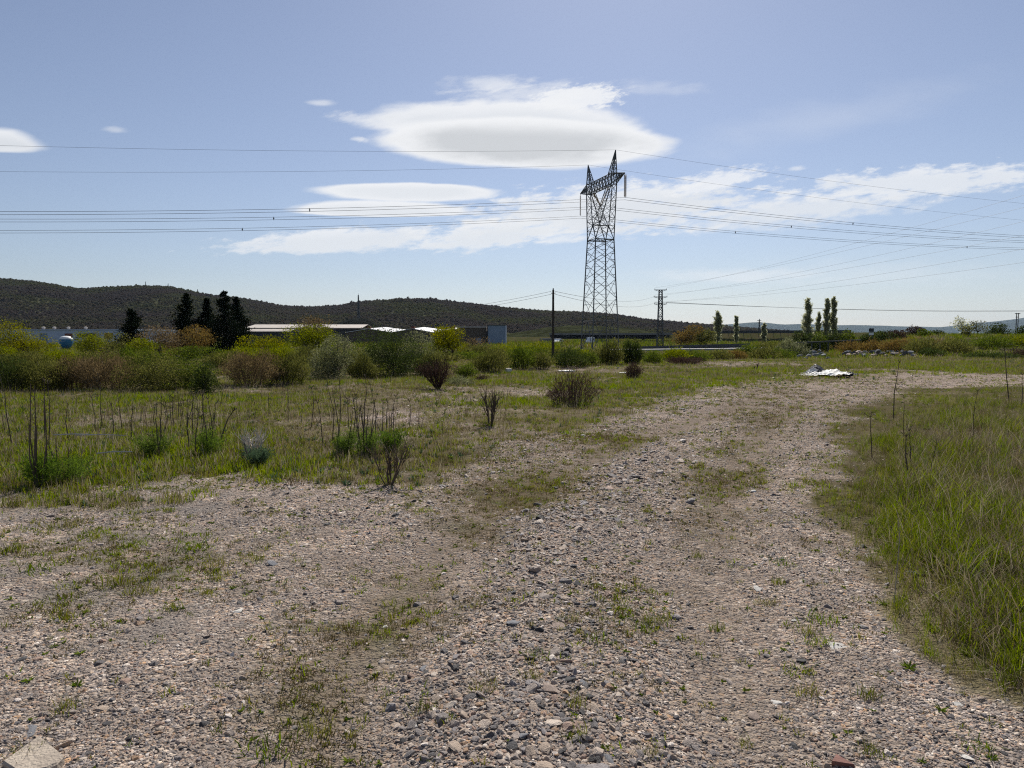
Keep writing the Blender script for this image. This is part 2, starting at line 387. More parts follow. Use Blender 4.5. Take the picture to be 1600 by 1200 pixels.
# ------------------------------------------------------------------ ground sheet
def build_ground():
    a = np.concatenate([np.arange(-180, -60, 6.0), np.arange(-60, 60, .28), np.arange(60, 180, 6.0)])
    a = np.radians(a)
    r = np.concatenate([[.25, .6, 1.0, 1.4], np.geomspace(1.8, 15500, 560)])
    A, Rr = np.meshgrid(a, r)
    X, Y = Rr * np.sin(A), Rr * np.cos(A)
    Z = H(X, Y)
    nA, nR = len(a), len(r)
    v = np.stack([X, Y, Z], -1).reshape(-1, 3)
    i = np.arange(nR - 1)[:, None] * nA; j = np.arange(nA)[None, :]; j2 = (j + 1) % nA
    q = np.stack([i + j, i + nA + j, i + nA + j2, i + j2], -1).reshape(-1, 4)
    mb = MB(); mb.add(v, q)
    mb.v.append(np.array([[0, 0, float(H(0, 0))]])); mb.n += 1
    c = len(v); mb.f.append(np.stack([np.full(nA, c), np.arange(nA), (np.arange(nA) + 1) % nA], 1)); mb.m.append(np.zeros(nA, int))
    o = mb.build('ground', ground_material(), smooth_=True)
    x, y = v[:, 0], v[:, 1]
    z = zones(x, y)
    gr = np.maximum(z['mead'], z['right']) * (1 - .75 * z['bald'] * smooth(-.3, .1, z['n2']))
    gr = np.clip(gr - .55 * z['mead'] * smooth(.02, .25, z['n2'] + z['n1']) * (np.hypot(x, y) < 45), 0, 1)
    far = smooth(60, 90, np.hypot(x, y)); gr = np.maximum(gr, far)
    dry = smooth(-.1, .2, fbm(x * .4, y * .4, 77, 3) - .5 + .3 * (z['px'] < 330)) * (1 - far)
    for nm, arr in (('grass', gr), ('moss', np.maximum(z['moss'], z['green'] * .6) * (1 - z['mead'])), ('dirt', z['dirt']), ('dry', dry), ('fine', z['fine'] * (1 - z['mead'])), ('far', far)):
        at_ = o.data.attributes.new(nm, 'FLOAT', 'POINT')
        at_.data.foreach_set('value', np.concatenate([arr, [0]]).astype(np.float32))
    return tag(o, 'pale gravel track and rough meadow ground reaching to the horizon', kind='structure')
build_ground()

# ------------------------------------------------------------------ scatter (stuff only)
def scatter(name, pts, rot, scl, idx, objs, mats_label):
    coll = bpy.data.collections.new(name + '_sources')
    for k, o in enumerate(objs): o.name = '%s_%02d' % (name, k); coll.objects.link(o)
    me = bpy.data.meshes.new(name); n = len(pts)
    me.vertices.add(n); me.vertices.foreach_set('co', np.asarray(pts, np.float32).ravel())
    for nm, ty, key, arr in (('rot', 'FLOAT_VECTOR', 'vector', rot), ('scl', 'FLOAT_VECTOR', 'vector', scl), ('pick', 'INT', 'value', idx)):
        at_ = me.attributes.new(nm, ty, 'POINT')
        at_.data.foreach_set(key, np.asarray(arr, np.int32 if ty == 'INT' else np.float32).ravel())
    o = bpy.data.objects.new(name, me); COL.objects.link(o)
    ng = bpy.data.node_groups.new(name, 'GeometryNodeTree')
    ng.interface.new_socket('Geometry', in_out='INPUT', socket_type='NodeSocketGeometry')
    ng.interface.new_socket('Geometry', in_out='OUTPUT', socket_type='NodeSocketGeometry')
    N, L = ng.nodes, ng.links
    gi, go = N.new('NodeGroupInput'), N.new('NodeGroupOutput')
    ip = N.new('GeometryNodeInstanceOnPoints'); ci = N.new('GeometryNodeCollectionInfo')
    ci.inputs['Collection'].default_value = coll; ci.inputs['Separate Children'].default_value = True; ci.inputs['Reset Children'].default_value = True
    def na(nm, ty):
        a = N.new('GeometryNodeInputNamedAttribute'); a.data_type = ty; a.inputs[0].default_value = nm
        return a.outputs[0]
    L.new(gi.outputs[0], ip.inputs['Points']); L.new(ci.outputs[0], ip.inputs['Instance'])
    ip.inputs['Pick Instance'].default_value = True
    L.new(na('pick', 'INT'), ip.inputs['Instance Index']); L.new(na('rot', 'FLOAT_VECTOR'), ip.inputs['Rotation']); L.new(na('scl', 'FLOAT_VECTOR'), ip.inputs['Scale'])
    L.new(ip.outputs[0], go.inputs[0])
    md = o.modifiers.new('scatter', 'NODES'); md.node_group = ng
    return tag(o, mats_label, kind='stuff')

def stone_mesh(rng, m, sub=2, flatz=.62, name='stone', link=False, cuts=9):
    import bmesh
    bm = bmesh.new(); bmesh.ops.create_icosphere(bm, subdivisions=sub, radius=1)
    v = np.array([p.co for p in bm.verts]); f = np.array([[w.index for w in p.verts] for p in bm.faces]); bm.free()
    for _ in range(cuts):
        n = rng.normal(size=3); n /= np.linalg.norm(n); dd = rng.uniform(.45, .8)
        e = v @ n - dd; v = v - np.where(e > 0, e, 0)[:, None] * n
    v = v * [1, rng.uniform(.6, .95), flatz * rng.uniform(.7, 1.2)]
    v += rng.normal(size=v.shape) * .015
    v /= np.abs(v[:, :2]).max()
    return MB().add(v, f).build(name, m, link=link)

def blades(mb, rng, n, hmin, hmax, wid, spread, lean, mi=0, base_r=.02, segs=2):
    for _ in range(n):
        h = rng.uniform(hmin, hmax); a = rng.uniform(0, 2 * math.pi); ln = rng.uniform(.1, 1) * lean
        b = rng.normal(size=2) * base_r * spread
        d = np.array([math.cos(a), math.sin(a)])
        t = rng.uniform(0, 2 * math.pi); s = np.array([math.cos(t), math.sin(t), 0]) * wid * rng.uniform(.7, 1.3) * .5
        pts = [np.array([*(b + d * ln * h * (u ** 1.8)), h * u * (1 - .25 * ln * u)]) for u in np.linspace(0, 1, segs + 1)]
        v = []; f3 = []; f4 = []
        for i, p in enumerate(pts[:-1]):
            k = 1 - .35 * i / segs; v += [p - s * k, p + s * k]
        v.append(pts[-1]); base = mb.n
        mb.v.append(np.array(v)); mb.n += len(v)
        for i in range(segs - 1): f4.append([base + 2 * i, base + 2 * i + 1, base + 2 * i + 3, base + 2 * i + 2])
        q = base + 2 * (segs - 1); f3.append([q, q + 1, q + 2])
        if f4: mb.f.append(np.array(f4)); mb.m.append(np.full(len(f4), mi))
        mb.f.append(np.array(f3)); mb.m.append(np.full(1, mi))

def tuft(rng, m, n, hmin, hmax, wid, spread=1.0, lean=.6, base_r=.03, segs=2, name='tuft', m2=None, n2=0, link=False, h2=1.2):
    mb = MB(); blades(mb, rng, n, hmin, hmax, wid, spread, lean, 0, base_r, segs)
    mats = [m]
    if m2: blades(mb, rng, n2, hmax * .6, hmax * h2, wid * .8, spread, lean * .7, 1, base_r, segs); mats.append(m2)
    return mb.build(name, mats, link=link)

def rosette(rng, m, n, ln, wid, name='rosette', link=False, up=.5):   # leaves of uneven length
    mb = MB()
    a = rng.uniform(0, 2 * math.pi, n); e = rng.uniform(.15, up + .4, n)
    d = np.stack([np.cos(a) * np.cos(e), np.sin(a) * np.cos(e), np.sin(e)], 1); l = ln * rng.uniform(.25, 1, n)
    mb.leaves(d * (l * .5)[:, None] + [0, 0, .004], d, l, wid * rng.uniform(.6, 1.1, n), rng)
    return mb.build(name, m, link=link)

rng = np.random.default_rng(11)
def polar_points(n, y0, y1, half=.80, power=1.0):
    """random ground points in the wedge ahead, y-density ~ y**-power after area"""
    u = rng.random(n)
    e = 2 - power
    y = (y0 ** e + u * (y1 ** e - y0 ** e)) ** (1 / e) if abs(e) > 1e-6 else y0 * (y1 / y0) ** u
    x = rng.uniform(-half, half, n) * (y + .4)
    return x, y

# --- gravel
def gravel():
    src = [stone_mesh(rng, M['stone'], 2, rng.uniform(.28, .62)) for _ in range(12)]
    P, Rr, Sc = [], [], []
    for n, y0, y1, pw, smin in ((190000, 2.0, 6.5, 1.15, .0036), (190000, 6.0, 17, 1.4, .0056), (110000, 16, 50, 1.6, .0085)):
        x, y = polar_points(n, y0, y1, .84, pw)
        z = zones(x, y)
        cover = np.maximum(z['mead'] * (1 - .8 * z['bald']), z['right'])
        clump = fbm(x * 1.3, y * 1.3, 91, 3)
        p = (1 - .90 * cover) * (1 - .85 * z['moss']) * (1 - .6 * z['green']) * (1 - .65 * z['fine']) * (.55 + .9 * clump) * (1 - .25 * z['dirt'])
        k = rng.random(n) < p
        x, y = x[k], y[k]; c = z['coarse'][k]; fn = z['fine'][k]; dt = z['dirt'][k]
        s = smin * np.exp(rng.normal(size=len(x)) * .48 + .20) * (1 + .40 * c + .45 * (clump[k] - .4)) * (1 - .25 * fn) * (1 - .2 * dt)
        big = rng.random(len(x)) < .012 * (1 + 2.5 * c)
        s = np.where(big, s * rng.uniform(1.6, 2.6, len(x)), s)
        s = np.clip(s, .003, .065)
        zz = H(x, y) + s * .04
        P.append(np.stack([x, y, zz], 1)); Sc.append(s[:, None] * rng.uniform(.75, 1.3, (len(x), 3)))
        Rr.append(np.stack([rng.normal(size=len(x)) * .28, rng.normal(size=len(x)) * .28, rng.uniform(0, 6.28, len(x))], 1))
    P = np.concatenate(P); print('gravel', len(P))
    scatter('gravel', P, np.concatenate(Rr), np.concatenate(Sc), rng.integers(0, len(src), len(P)), src, 'loose pale crushed stone covering the track')
gravel()

def gscatter(name, label, src, weights, x, y, keep, smin, smax, sink=.005, zscale=1.0):
    k = rng.random(len(x)) < keep
    x, y = x[k], y[k]; n = len(x)
    s = rng.uniform(smin, smax, n) if np.isscalar(smin) else rng.uniform(smin[k], smax[k])
    P = np.stack([x, y, H(x, y) - sink], 1)
    rot = np.stack([rng.normal(size=n) * .12, rng.normal(size=n) * .12, rng.uniform(0, 6.28, n)], 1)
    w = np.asarray(weights, float)
    if w.ndim == 1: idx = rng.choice(len(src), n, p=w / w.sum())
    else:
        w = w[k]; cw = np.cumsum(w / w.sum(1, keepdims=True), 1); idx = (rng.random(n)[:, None] > cw).sum(1).clip(0, len(src) - 1)
    sc = np.stack([s, s, s * zscale], 1)
    print(name, n)
    return scatter(name, P, rot, sc, idx, src, label)

# --- tall grass on the right
def tall_grass():
    src = [tuft(rng, M['grass_g'], 22, .07, .27, .0048, 1, .8, .055, 3), tuft(rng, M['grass_g'], 20, .06, .24, .0045, 1, 1.0, .065, 3, m2=M['grass_d'], n2=8),
           tuft(rng, M['grass_y'], 24, .08, .26, .005, 1, .7, .05, 3), tuft(rng, M['grass_d'], 18, .08, .34, .003, 1, .9, .065, 3),
           tuft(rng, M['grass_d'], 16, .05, .22, .0035, 1, 1.6, .08, 3), rosette(rng, M['weed'], 30, .09, .016, up=.9), tuft(rng, M['grass_r'], 24, .04, .20, .004, 1, 1.3, .07, 2), tuft(rng, M['grass_d'], 9, .06, .16, .004, 1, 5.0, .08, 3)]
    x, y = polar_points(52000, 2.6, 26, .95, 1.15)
    z = zones(x, y)
    d = z['right'] * (z['py'] > 603)
    lush = fbm(x * .7, y * .7, 5, 3) - .5
    w = np.stack([1.2 + lush, 1.3 + 0 * x, np.clip(.6 + 5 * lush, .05, 3), np.clip(1.1 - 4 * lush, .3, 3), .9 + 0 * x, .25 + 0 * x, np.clip(1.0 - 3 * lush, .2, 3), .7 + 0 * x], 1)
    hs = .42 + .62 * smooth(0, 190, z['px'] - np.interp(z['py'], ER[:, 0], ER[:, 1])); hs = hs * (.75 + .6 * (lush + .5))
    hs = hs * (1 - .35 * smooth(10, 20, y))
    gscatter('tall_grass', 'tall rough grass with dry stems along the right of the track', src, w, x, y, d * (.25 + .75 * smooth(-.18, .12, lush)) * (.45 + .55 * smooth(0, 110, z['px'] - np.interp(z['py'], ER[:, 0], ER[:, 1]) + 40 * z['n2'])), hs * .65, hs * 1.2)
tall_grass()

# --- meadow grass
def meadow():
    src = [tuft(rng, M['grass_g'], 14, .03, .10, .008, 1, .9, .05), tuft(rng, M['grass_y'], 16, .03, .11, .010, 1, .8, .06),
           tuft(rng, M['grass_d'], 14, .04, .13, .006, 1, 1.0, .06), tuft(rng, M['grass_g'], 14, .04, .16, .008, 1, .7, .05, m2=M['grass_d'], n2=6, h2=1.25),
           rosette(rng, M['weed'], 14, .09, .03, up=.5), rosette(rng, M['weed_b'], 16, .10, .02, up=.9), tuft(rng, M['grass_r'], 16, .03, .10, .008, 1, 1.0, .07)]
    n = 150000
    x, y = polar_points(n, 6.5, 62, .86, 1.35)
    z = zones(x, y)
    lush = fbm(x * .35, y * .35, 5, 3) - .5 + .5 * (fbm(x * 1.3, y * 1.3, 15, 3) - .5)
    strip = blob(z['px'], z['py'], 330, 712, 330, 34) + .8 * blob(z['px'], z['py'], 80, 735, 180, 22) + .8 * blob(z['px'], z['py'], 880, 600, 190, 12) + .5 * blob(z['px'], z['py'], 100, 625, 250, 14) + .8 * blob(z['px'], z['py'], 1480, 574, 140, 9)
    lush = lush + .20 * strip
    dryish = .35 * blob(z['px'], z['py'], 130, 670, 220, 25)
    patch = smooth(-.12, .12, lush + .09)
    d = np.maximum(z['mead'], z['right'] * (z['py'] < 604)) * (1 - .75 * z['bald']) * (.35 + .65 * patch)
    w = np.stack([1 + 0 * x, np.clip(.75 + 5 * lush, .1, 4), np.clip(.5 - 2 * lush + 2 * dryish, .15, 3), .8 + 0 * x, .35 + 0 * x, .25 + 0 * x, np.clip(.8 - 3 * lush, .1, 3)], 1)
    s = .75 + .35 * smooth(12, 40, y) + .8 * np.clip(lush, 0, .5) + .12 * strip * (y < 16)
    gscatter('meadow_grass', 'short patchy spring grass and weeds of the meadow', src, w, x, y, d, s * .7, s * 1.25)
    # sparse taller dry stems in the meadow
    src2 = [tuft(rng, M['grass_d'], 7, .18, .5, .006, 1, .5, .06, 2), tuft(rng, M['stalk'], 5, .25, .6, .006, 1, .35, .08, 2), tuft(rng, M['grass_d'], 9, .12, .35, .008, 1, .8, .08, 2)]
    x, y = polar_points(9000, 9, 45, .84, 1.3)
    z = zones(x, y)
    d = .5 * z['mead'] * (.12 + .55 * blob(z['px'], z['py'], 250, 670, 330, 45) + .3 * blob(z['px'], z['py'], 600, 640, 200, 40)) * (z['px'] < 1150)
    gscatter('dry_stems', 'thin dry weed stems standing in the meadow', src2, [1, 1, 1], x, y, d, .6, 1.15)
meadow()

# --- low brown ground cover and tiny weeds on the track
def ground_cover():
    src = [tuft(rng, M['grass_r'], 12, .010, .035, .005, 1, 1.2, .022), tuft(rng, M['grass_r'], 10, .010, .030, .006, 1, 1.3, .02, m2=M['grass_g'], n2=4),
           tuft(rng, M['grass_g'], 12, .015, .05, .005, 1, 1.0, .02), rosette(rng, M['weed'], 10, .04, .013, up=.6), tuft(rng, M['grass_y'], 12, .015, .05, .006, 1, .9, .02)]
    x, y = polar_points(110000, 2.3, 26, .84, 1.5)
    z = zones(x, y)
    g = z['green']
    open_ = (1 - z['mead']) * (1 - .3 * z['right'])
    d = open_ * np.clip(.62 * z['moss'] + .5 * g * smooth(-.1, .15, z['n1'] + z['n2'] + .05) + .012 + .05 * z['dirt'] * smooth(-.05, .2, z['n2']), 0, 1)
    edge = np.interp(z['px'], EL[:, 0], EL[:, 1])
    d = np.maximum(d, .6 * open_ * smooth(130, 0, z['py'] - edge) * smooth(-.12, .16, z['n2'] + .5 * z['n1']))
    w = np.stack([1.8 * z['moss'] + .05, .45 * z['moss'] + .05, .12 + 1.5 * g, .10 + .3 * g, .04 + .8 * g], 1)
    s = .8 + .5 * smooth(4, 16, y) + .35 * g
    gscatter('ground_cover', 'low brown and green ground cover spreading over the gravel', src, w, x, y, d, s * .7, s * 1.3, .002)
ground_cover()

# --- bank on the far right: scrub grass
def bank():
    src = [tuft(rng, M['grass_g'], 14, .12, .4, .03, 1, .7, .2), tuft(rng, M['grass_y'], 14, .12, .35, .03, 1, .7, .2), tuft(rng, M['grass_d'], 14, .12, .45, .03, 1, .7, .2),
           tuft(rng, M['rust'], 14, .15, .5, .035, 1, .7, .2), tuft(rng, M['green'], 14, .15, .5, .04, 1, .9, .25)]
    n = 16000
    y = rng.uniform(52, 150, n); x = rng.uniform(-.80, .86, n) * y
    az = x / y; z = H(x, y); px, py = project(x, y, z)
    rust = blob(px, py, 1350, 541, 110, 10)
    w = np.stack([.8 + 0 * x, .5 + 0 * x, .5 + 0 * x, .05 + 4 * rust, .6 + 0 * x], 1)
    y2 = 150 * (330 / 150) ** rng.random(13000); x2 = rng.uniform(-.75, .6, 13000) * y2
    gscatter('scrub_grass', 'low scrub and tussocks on the far plain below the hill', src, [.8, .3, .4, .3, 1.2], x2, y2, np.full(13000, 1.0), 1.6, 3.4, .05)
    src = [o.copy() for o in src]
    gscatter('bank_grass', 'rough tussocks over the far bank and plain', src, w, x, y, np.full(n, .9), .7, 1.35, .02)
bank()

# ------------------------------------------------------------------ trees, shrubs and plants
def place(px, d, base_py=None):
    if d is None:
        g = G(px, base_py); return g, g[1]
    x = at(px, 540, d)[0]
    return np.array([x, d, float(H(x, d))]), d

def lobed(rng, n, w, dep, h, lobes, zc=.55, lo=.62, low=.0, bottom=.08, bushy=False):
    """points through an uneven crown: mostly in the shells of several overlapping lobes"""
    L = []
    for i in range(lobes):
        a = rng.uniform(0, 6.28); rr = rng.uniform(.1, .62) ** .8
        c = np.array([math.cos(a) * rr * w * .5, math.sin(a) * rr * dep * .5, h * rng.uniform(bottom + .2, .80)])
        k = rng.uniform(.28, .46)
        rad = np.array([w * k * rng.uniform(.8, 1.1), dep * k, h * k * rng.uniform(.65, 1.0)]) * (.72 if lobes > 7 else .9)
        if bushy:
            c[2] = h * (.16 if i % 2 else rng.uniform(.30, .70)); c[:2] *= 1.0 if i % 2 else .75
            rad = np.array([w * rng.uniform(.22, .34), dep * rng.uniform(.24, .34), h * rng.uniform(.22, .34)]); rad[2] = min(rad[2], h * 1.0 - c[2])
        else: rad[2] = min(rad[2], h - c[2], c[2] + .02)
        L.append((c, rad))
    pk = np.array([l[1][0] * l[1][2] for l in L]); pick = rng.choice(lobes, n, p=pk / pk.sum())
    c = np.array([l[0] for l in L])[pick]; rad = np.array([l[1] for l in L])[pick]
    d = rng.normal(size=(n, 3)); d /= np.linalg.norm(d, axis=1)[:, None]
    rr = lo + (1 - lo) * rng.random(n) ** .6
    rr = np.where(rng.random(n) < .16, rr * rng.uniform(1.0, 1.4, n), rr)
    p = c + d * rad * rr[:, None]
    p[:, 2] = np.maximum(p[:, 2], .03)
    return p, d, L

def limbs(mb, rng, L, h, r0, zt=.35, stems=1, wob=.06):
    for s in range(stems):
        b = np.array([rng.normal() * r0 * .4 * (stems > 1), rng.normal() * r0 * .4 * (stems > 1), -.05])
        top = np.array([rng.normal() * wob * h, rng.normal() * wob * h, h * zt])
        mb.tube([b, b * .5 + top * .5 + rng.normal(size=3) * wob * h * .3, top], [r0, r0 * .8, r0 * .6], 5)
        for c, rad in L[s::stems]:
            mid = top * .5 + c * .5 + rng.normal(size=3) * rad * .25
            e = c + rad * [0, 0, .55]
            mb.tube([top, mid, c, e], [r0 * .55, r0 * .4, r0 * .25, r0 * .1], 4)
            for _ in range(3):
                q = c + rng.normal(size=3) * rad * .55
                mb.tube([c, q], [r0 * .2, r0 * .06], 3)

def shrub(name, label, cat, px, top, wpx, leaf, d=None, base=None, leafsize=None, dens=1.0, lobes=8, group=None, kind='lobed', stem_r=None, bark='bark', parts=('foliage', 'stem'), seed=0, lo=.55, depth=.9, zt=.22, low=0., stems=1, aspect=1.7, nst=26):
    rng = np.random.default_rng(1000 + seed + int(px * 7 + top))
    p0, d = place(px, d, base)
    h = at(px, top, d)[2] - p0[2]; w = wpx * d / FP * (1.2 if kind == 'broom' and name == 'shrub' else 1)
    root = empty(name, p0, label=label, cat=cat, group=group)
    ls = leafsize or max(.035, d / 717 * 1.15)
    area = w * h
    n = int(np.clip(dens * 2.7 * area / (ls * ls * .5), 400, 16000))
    fb = MB(); sb = MB(); sr = stem_r or max(.012, h * .018)
    if kind == 'lobed':
        p, dr, L = lobed(rng, n, w, w * depth, h, lobes + 3 * (name == 'shrub'), lo=lo, low=low, bushy=(name == 'shrub'))
        dd = dr + rng.normal(size=(n, 3)) * .9
        fb.leaves(p, dd, ls * rng.uniform(.7, 1.5, n), ls * rng.uniform(.5, .95, n), rng)
        limbs(sb, rng, L, h, sr, zt, stems)
    elif kind == 'broom':        # many upright fine shoots spreading from the base
        a = rng.uniform(0, 6.28, n); r1 = np.sqrt(rng.random(n)); t = rng.random(n) ** .62
        lump = .42 + .85 * fbm(np.cos(a) * r1 * 3.0 + 5, np.sin(a) * r1 * 3.0 + 5, seed + 3, 3); lump = np.minimum(lump, 1.08); lump = np.where(rng.random(n) < .10, lump * rng.uniform(1, 1.22, n), lump)
        ex = np.stack([np.cos(a) * r1 * w * .5, np.sin(a) * r1 * w * .5 * depth, h * (1 - .62 * r1 ** 2.6)], 1) * lump[:, None]
        b = np.stack([np.cos(a) * r1 * w * .22, np.sin(a) * r1 * w * .22, np.zeros(n)], 1)
        ctrl = b + (ex - b) * [.45, .45, .75]
        p = ((1 - t) ** 2)[:, None] * b + (2 * t * (1 - t))[:, None] * ctrl + (t * t)[:, None] * ex
        p += rng.normal(size=p.shape) * ls * .8; p[:, 2] = np.maximum(p[:, 2], .02)
        dd = (ex - b) / np.linalg.norm(ex - b, axis=1)[:, None] + rng.normal(size=(n, 3)) * .35
        fb.leaves(p, dd, ls * aspect * rng.uniform(.8, 1.6, n), ls * .5 * rng.uniform(.6, 1.1, n), rng)
        for i in range(nst):
            j = rng.integers(n); sb.tube([[0, 0, -.05], b[j] - [0, 0, .03], ctrl[j] * .9, ex[j] * .92], [sr * .8, sr * .7, sr * .5, sr * .2], 3)
    fb.build(parts[0], M[leaf], root); sb.build(parts[1], M[bark], root)
    return root

def conifer(label, px, top, wpx, d, seed=0):
    rng = np.random.default_rng(seed)
    p0, d = place(px, d); h = at(px, top, d)[2] - p0[2]; w = wpx * d / FP
    root = empty('pine_tree', p0, label=label, cat='pine tree', group='dark pines behind the shrubs')
    tb = MB(); fb = MB(); r0 = h * .02
    bend = rng.normal(size=2) * h * .015
    tb.tube([[0, 0, -.1], [bend[0], bend[1], h * .5], [0, 0, h * .98]], [r0, r0 * .7, r0 * .12], 6)
    ls = d / 717 * 1.5
    P, D = [], []
    z = h * .08
    while z < h * .985:
        f = 1 - z / h
        reach = w * .5 * (min(1, f * 1.75 + .07)) * rng.uniform(.75, 1.1)
        for k in range(rng.integers(4, 7)):
            a = rng.uniform(0, 6.28); L = reach * rng.uniform(.55, 1.15)
            rise = rng.uniform(.05, .45) * (1 + .8 * (f < .3))
            n = int(26 + 60 * L / (w * .5))
            t = rng.random(n) ** .7
            dirv = np.array([math.cos(a), math.sin(a), rise])
            p = np.array([0, 0, z]) + dirv * L * t[:, None] + rng.normal(size=(n, 3)) * (.06 + .13 * L) * [1, 1, .8]
            P.append(p); D.append(np.tile(dirv * [1, 1, 1], (n, 1)) + rng.normal(size=(n, 3)) * .5 + [0, 0, .5])
            tb.tube([[0, 0, z], np.array([0, 0, z]) + dirv * L * .95], [r0 * .25, r0 * .06], 3)
        z += h * rng.uniform(.035, .055)
    P = np.concatenate(P); D = np.concatenate(D); n = len(P)
    fb.leaves(P, D, ls * rng.uniform(1.0, 2.0, n), ls * rng.uniform(.5, .9, n), rng)
    tb.build('trunk', M['bark'], root); fb.build('crown', M['pine'], root)
    return root

def poplar(label, px, top, wpx, d, seed, dens=1.0, group='poplars by the road'):
    rng = np.random.default_rng(seed)
    p0, d = place(px, d); h = at(px, top, d)[2] - p0[2]; w = wpx * d / FP
    root = empty('poplar_tree', p0, label=label, cat='poplar tree', group=group)
    tb, fb = MB(), MB(); tb.tube([[0, 0, -.2], [0, 0, h * .5], [0, 0, h * .97]], [h * .016, h * .011, h * .002], 5)
    P, D = [], []; ls = d / 717 * 1.1
    for i in range(34):
        zz = h * rng.uniform(.10, .80); a = rng.uniform(0, 6.28); L = h * rng.uniform(.12, .22)
        out = w * .5 * rng.uniform(.45, .95) * math.sin(math.pi * min(.98, (zz / h) * .72 + .26))
        e = np.array([math.cos(a) * out, math.sin(a) * out, min(zz + L, h)])
        b = np.array([0, 0, zz]); n = int(165 * dens); t = rng.random(n) ** .7
        P.append(b + (e - b) * t[:, None] * [1, 1, 1] + rng.normal(size=(n, 3)) * w * .075); D.append(np.tile(e - b, (n, 1)) / L + rng.normal(size=(n, 3)) * .5)
        tb.tube([b, e], [h * .004, h * .001], 3)
    n = int(250 * dens); P.append(np.stack([rng.normal(size=n) * w * .07, rng.normal(size=n) * w * .07, h * (1 - .16 * rng.random(n))], 1)); D.append(np.tile([0, 0, 1.], (n, 1)) + rng.normal(size=(n, 3)) * .5)
    P = np.concatenate(P); D = np.concatenate(D); n = len(P)
    fb.leaves(P, D, ls * rng.uniform(.7, 1.4, n), ls * rng.uniform(.5, .9, n), rng)
    tb.build('trunk', M['bark_pale'], root); fb.build('crown', M['poplar'], root)
    return root

def twigs(mb, rng, base, d0, L, r, lev, spread=.5, kids=4, up=.35, n=4):
    d0 = d0 / np.linalg.norm(d0)
    m = base + d0 * L * .5 + rng.normal(size=3) * L * .05; e = base + d0 * L + rng.normal(size=3) * L * .07 + [0, 0, L * .05]
    mb.tube([base, m, e], [r, r * .8, r * .5], n)
    if lev:
        for k in range(kids):
            t = rng.uniform(.3, 1); p = base + (e - base) * t
            twigs(mb, rng, p, d0 + rng.normal(size=3) * spread + [0, 0, up], L * rng.uniform(.45, .75), r * .55, lev - 1, spread, max(2, kids - 1), up, max(3, n - 1))

def deadshrub(label, px, base, top, wpx, stems, lev=2, leafy=0, mat_='stalk', name='dead_shrub', cat='dead shrub', seed=0, r=.012, group=None, spread=.4, kids=4, d=None):
    rng = np.random.default_rng(seed + 5)
    p0, d = place(px, d, base); h = at(px, top, d)[2] - p0[2]; w = wpx * d / FP
    root = empty(name, p0, label=label, cat=cat, group=group)
    sb = MB(); ends = []
    for i in range(stems):
        a = rng.uniform(0, 6.28); k = rng.uniform(.15, 1)
        v = np.array([math.cos(a) * w * .5 * k, math.sin(a) * w * .4 * k, h * rng.uniform(.75, 1)])
        twigs(sb, rng, np.array([math.cos(a), math.sin(a), -.3]) * .04, v, np.linalg.norm(v) * .62, r * rng.uniform(.7, 1.2), lev, spread, kids)
    sb.build('stems', M[mat_], root)
    if leafy:
        fb = MB(); n = leafy; ls = max(.02, d / 717 * 1.0)
        a = rng.uniform(0, 6.28, n); rr = np.sqrt(rng.random(n)) * w * .5; t = rng.random(n) ** .6
        P = np.stack([np.cos(a) * rr * t, np.sin(a) * rr * t * .9, h * t * (1 - .35 * (rr / (w * .5)) ** 2)], 1)
        fb.leaves(P, np.stack([np.cos(a) * .5, np.sin(a) * .5, np.ones(n)], 1) + rng.normal(size=(n, 3)) * .3, ls * rng.uniform(1.2, 3.5, n), ls * .45, rng)
        fb.build('foliage', M['redtwig' if leafy > 1500 else 'brown'], root)
    return root

T = 'tree'; B = 'shrub'
# left: trees behind the hedge line
shrub('deciduous_tree', 'yellow-green young tree at the left edge with thin crown', T, 28, 496, 108, 'yellowgreen', d=46, dens=.62, lobes=11, stem_r=.07, parts=('crown', 'trunk'), seed=1, lo=.3, zt=.35)
shrub('deciduous_tree', 'low yellow-green tree just right of the blue tank', T, 146, 513, 58, 'springgreen', d=44, dens=.55, lobes=8, stem_r=.05, parts=('crown', 'trunk'), seed=2, lo=.3)
shrub('deciduous_tree', 'thin bare olive tree right of the blue tank', T, 160, 509, 72, 'olive', d=52, dens=.5, lobes=8, stem_r=.06, parts=('crown', 'trunk'), seed=3, lo=.2)
shrub('deciduous_tree', 'low yellow-green bush at the left frame edge under the young tree', B, 2, 540, 60, 'springgreen', d=40, dens=.6, lobes=6, seed=31, lo=.3)
conifer('small dark pine standing alone left of the pine clump', 207, 483, 50, 62, 3)
conifer('left pine of the dark clump, with narrow pointed top', 293, 456, 50, 74, 4)
conifer('short thin pine in the middle of the dark clump', 325, 467, 42, 76, 5)
conifer('tallest dark pine of the clump', 353, 455, 56, 72, 6)
conifer('right pine of the dark clump, at the shed roof', 371, 465, 42, 76, 7)
shrub('deciduous_tree', 'rusty brown tree in front of the dark pines', T, 292, 506, 78, 'rust', d=50, dens=.45, lobes=8, stem_r=.06, parts=('crown', 'trunk'), seed=4, lo=.3)
shrub('deciduous_tree', 'brown-green tree left of the pine clump', T, 258, 506, 80, 'brown', d=48, dens=.5, lobes=9, stem_r=.06, parts=('crown', 'trunk'), seed=5, lo=.3)
shrub('deciduous_tree', 'bright yellow-green shrub below the small dark pine', B, 225, 527, 62, 'springgreen', d=42, dens=.7, lobes=7, seed=6)
shrub('deciduous_tree', 'green shrub with yellow tips below the rusty tree', B, 305, 540, 80, 'green', d=36, dens=.8, lobes=7, seed=7)
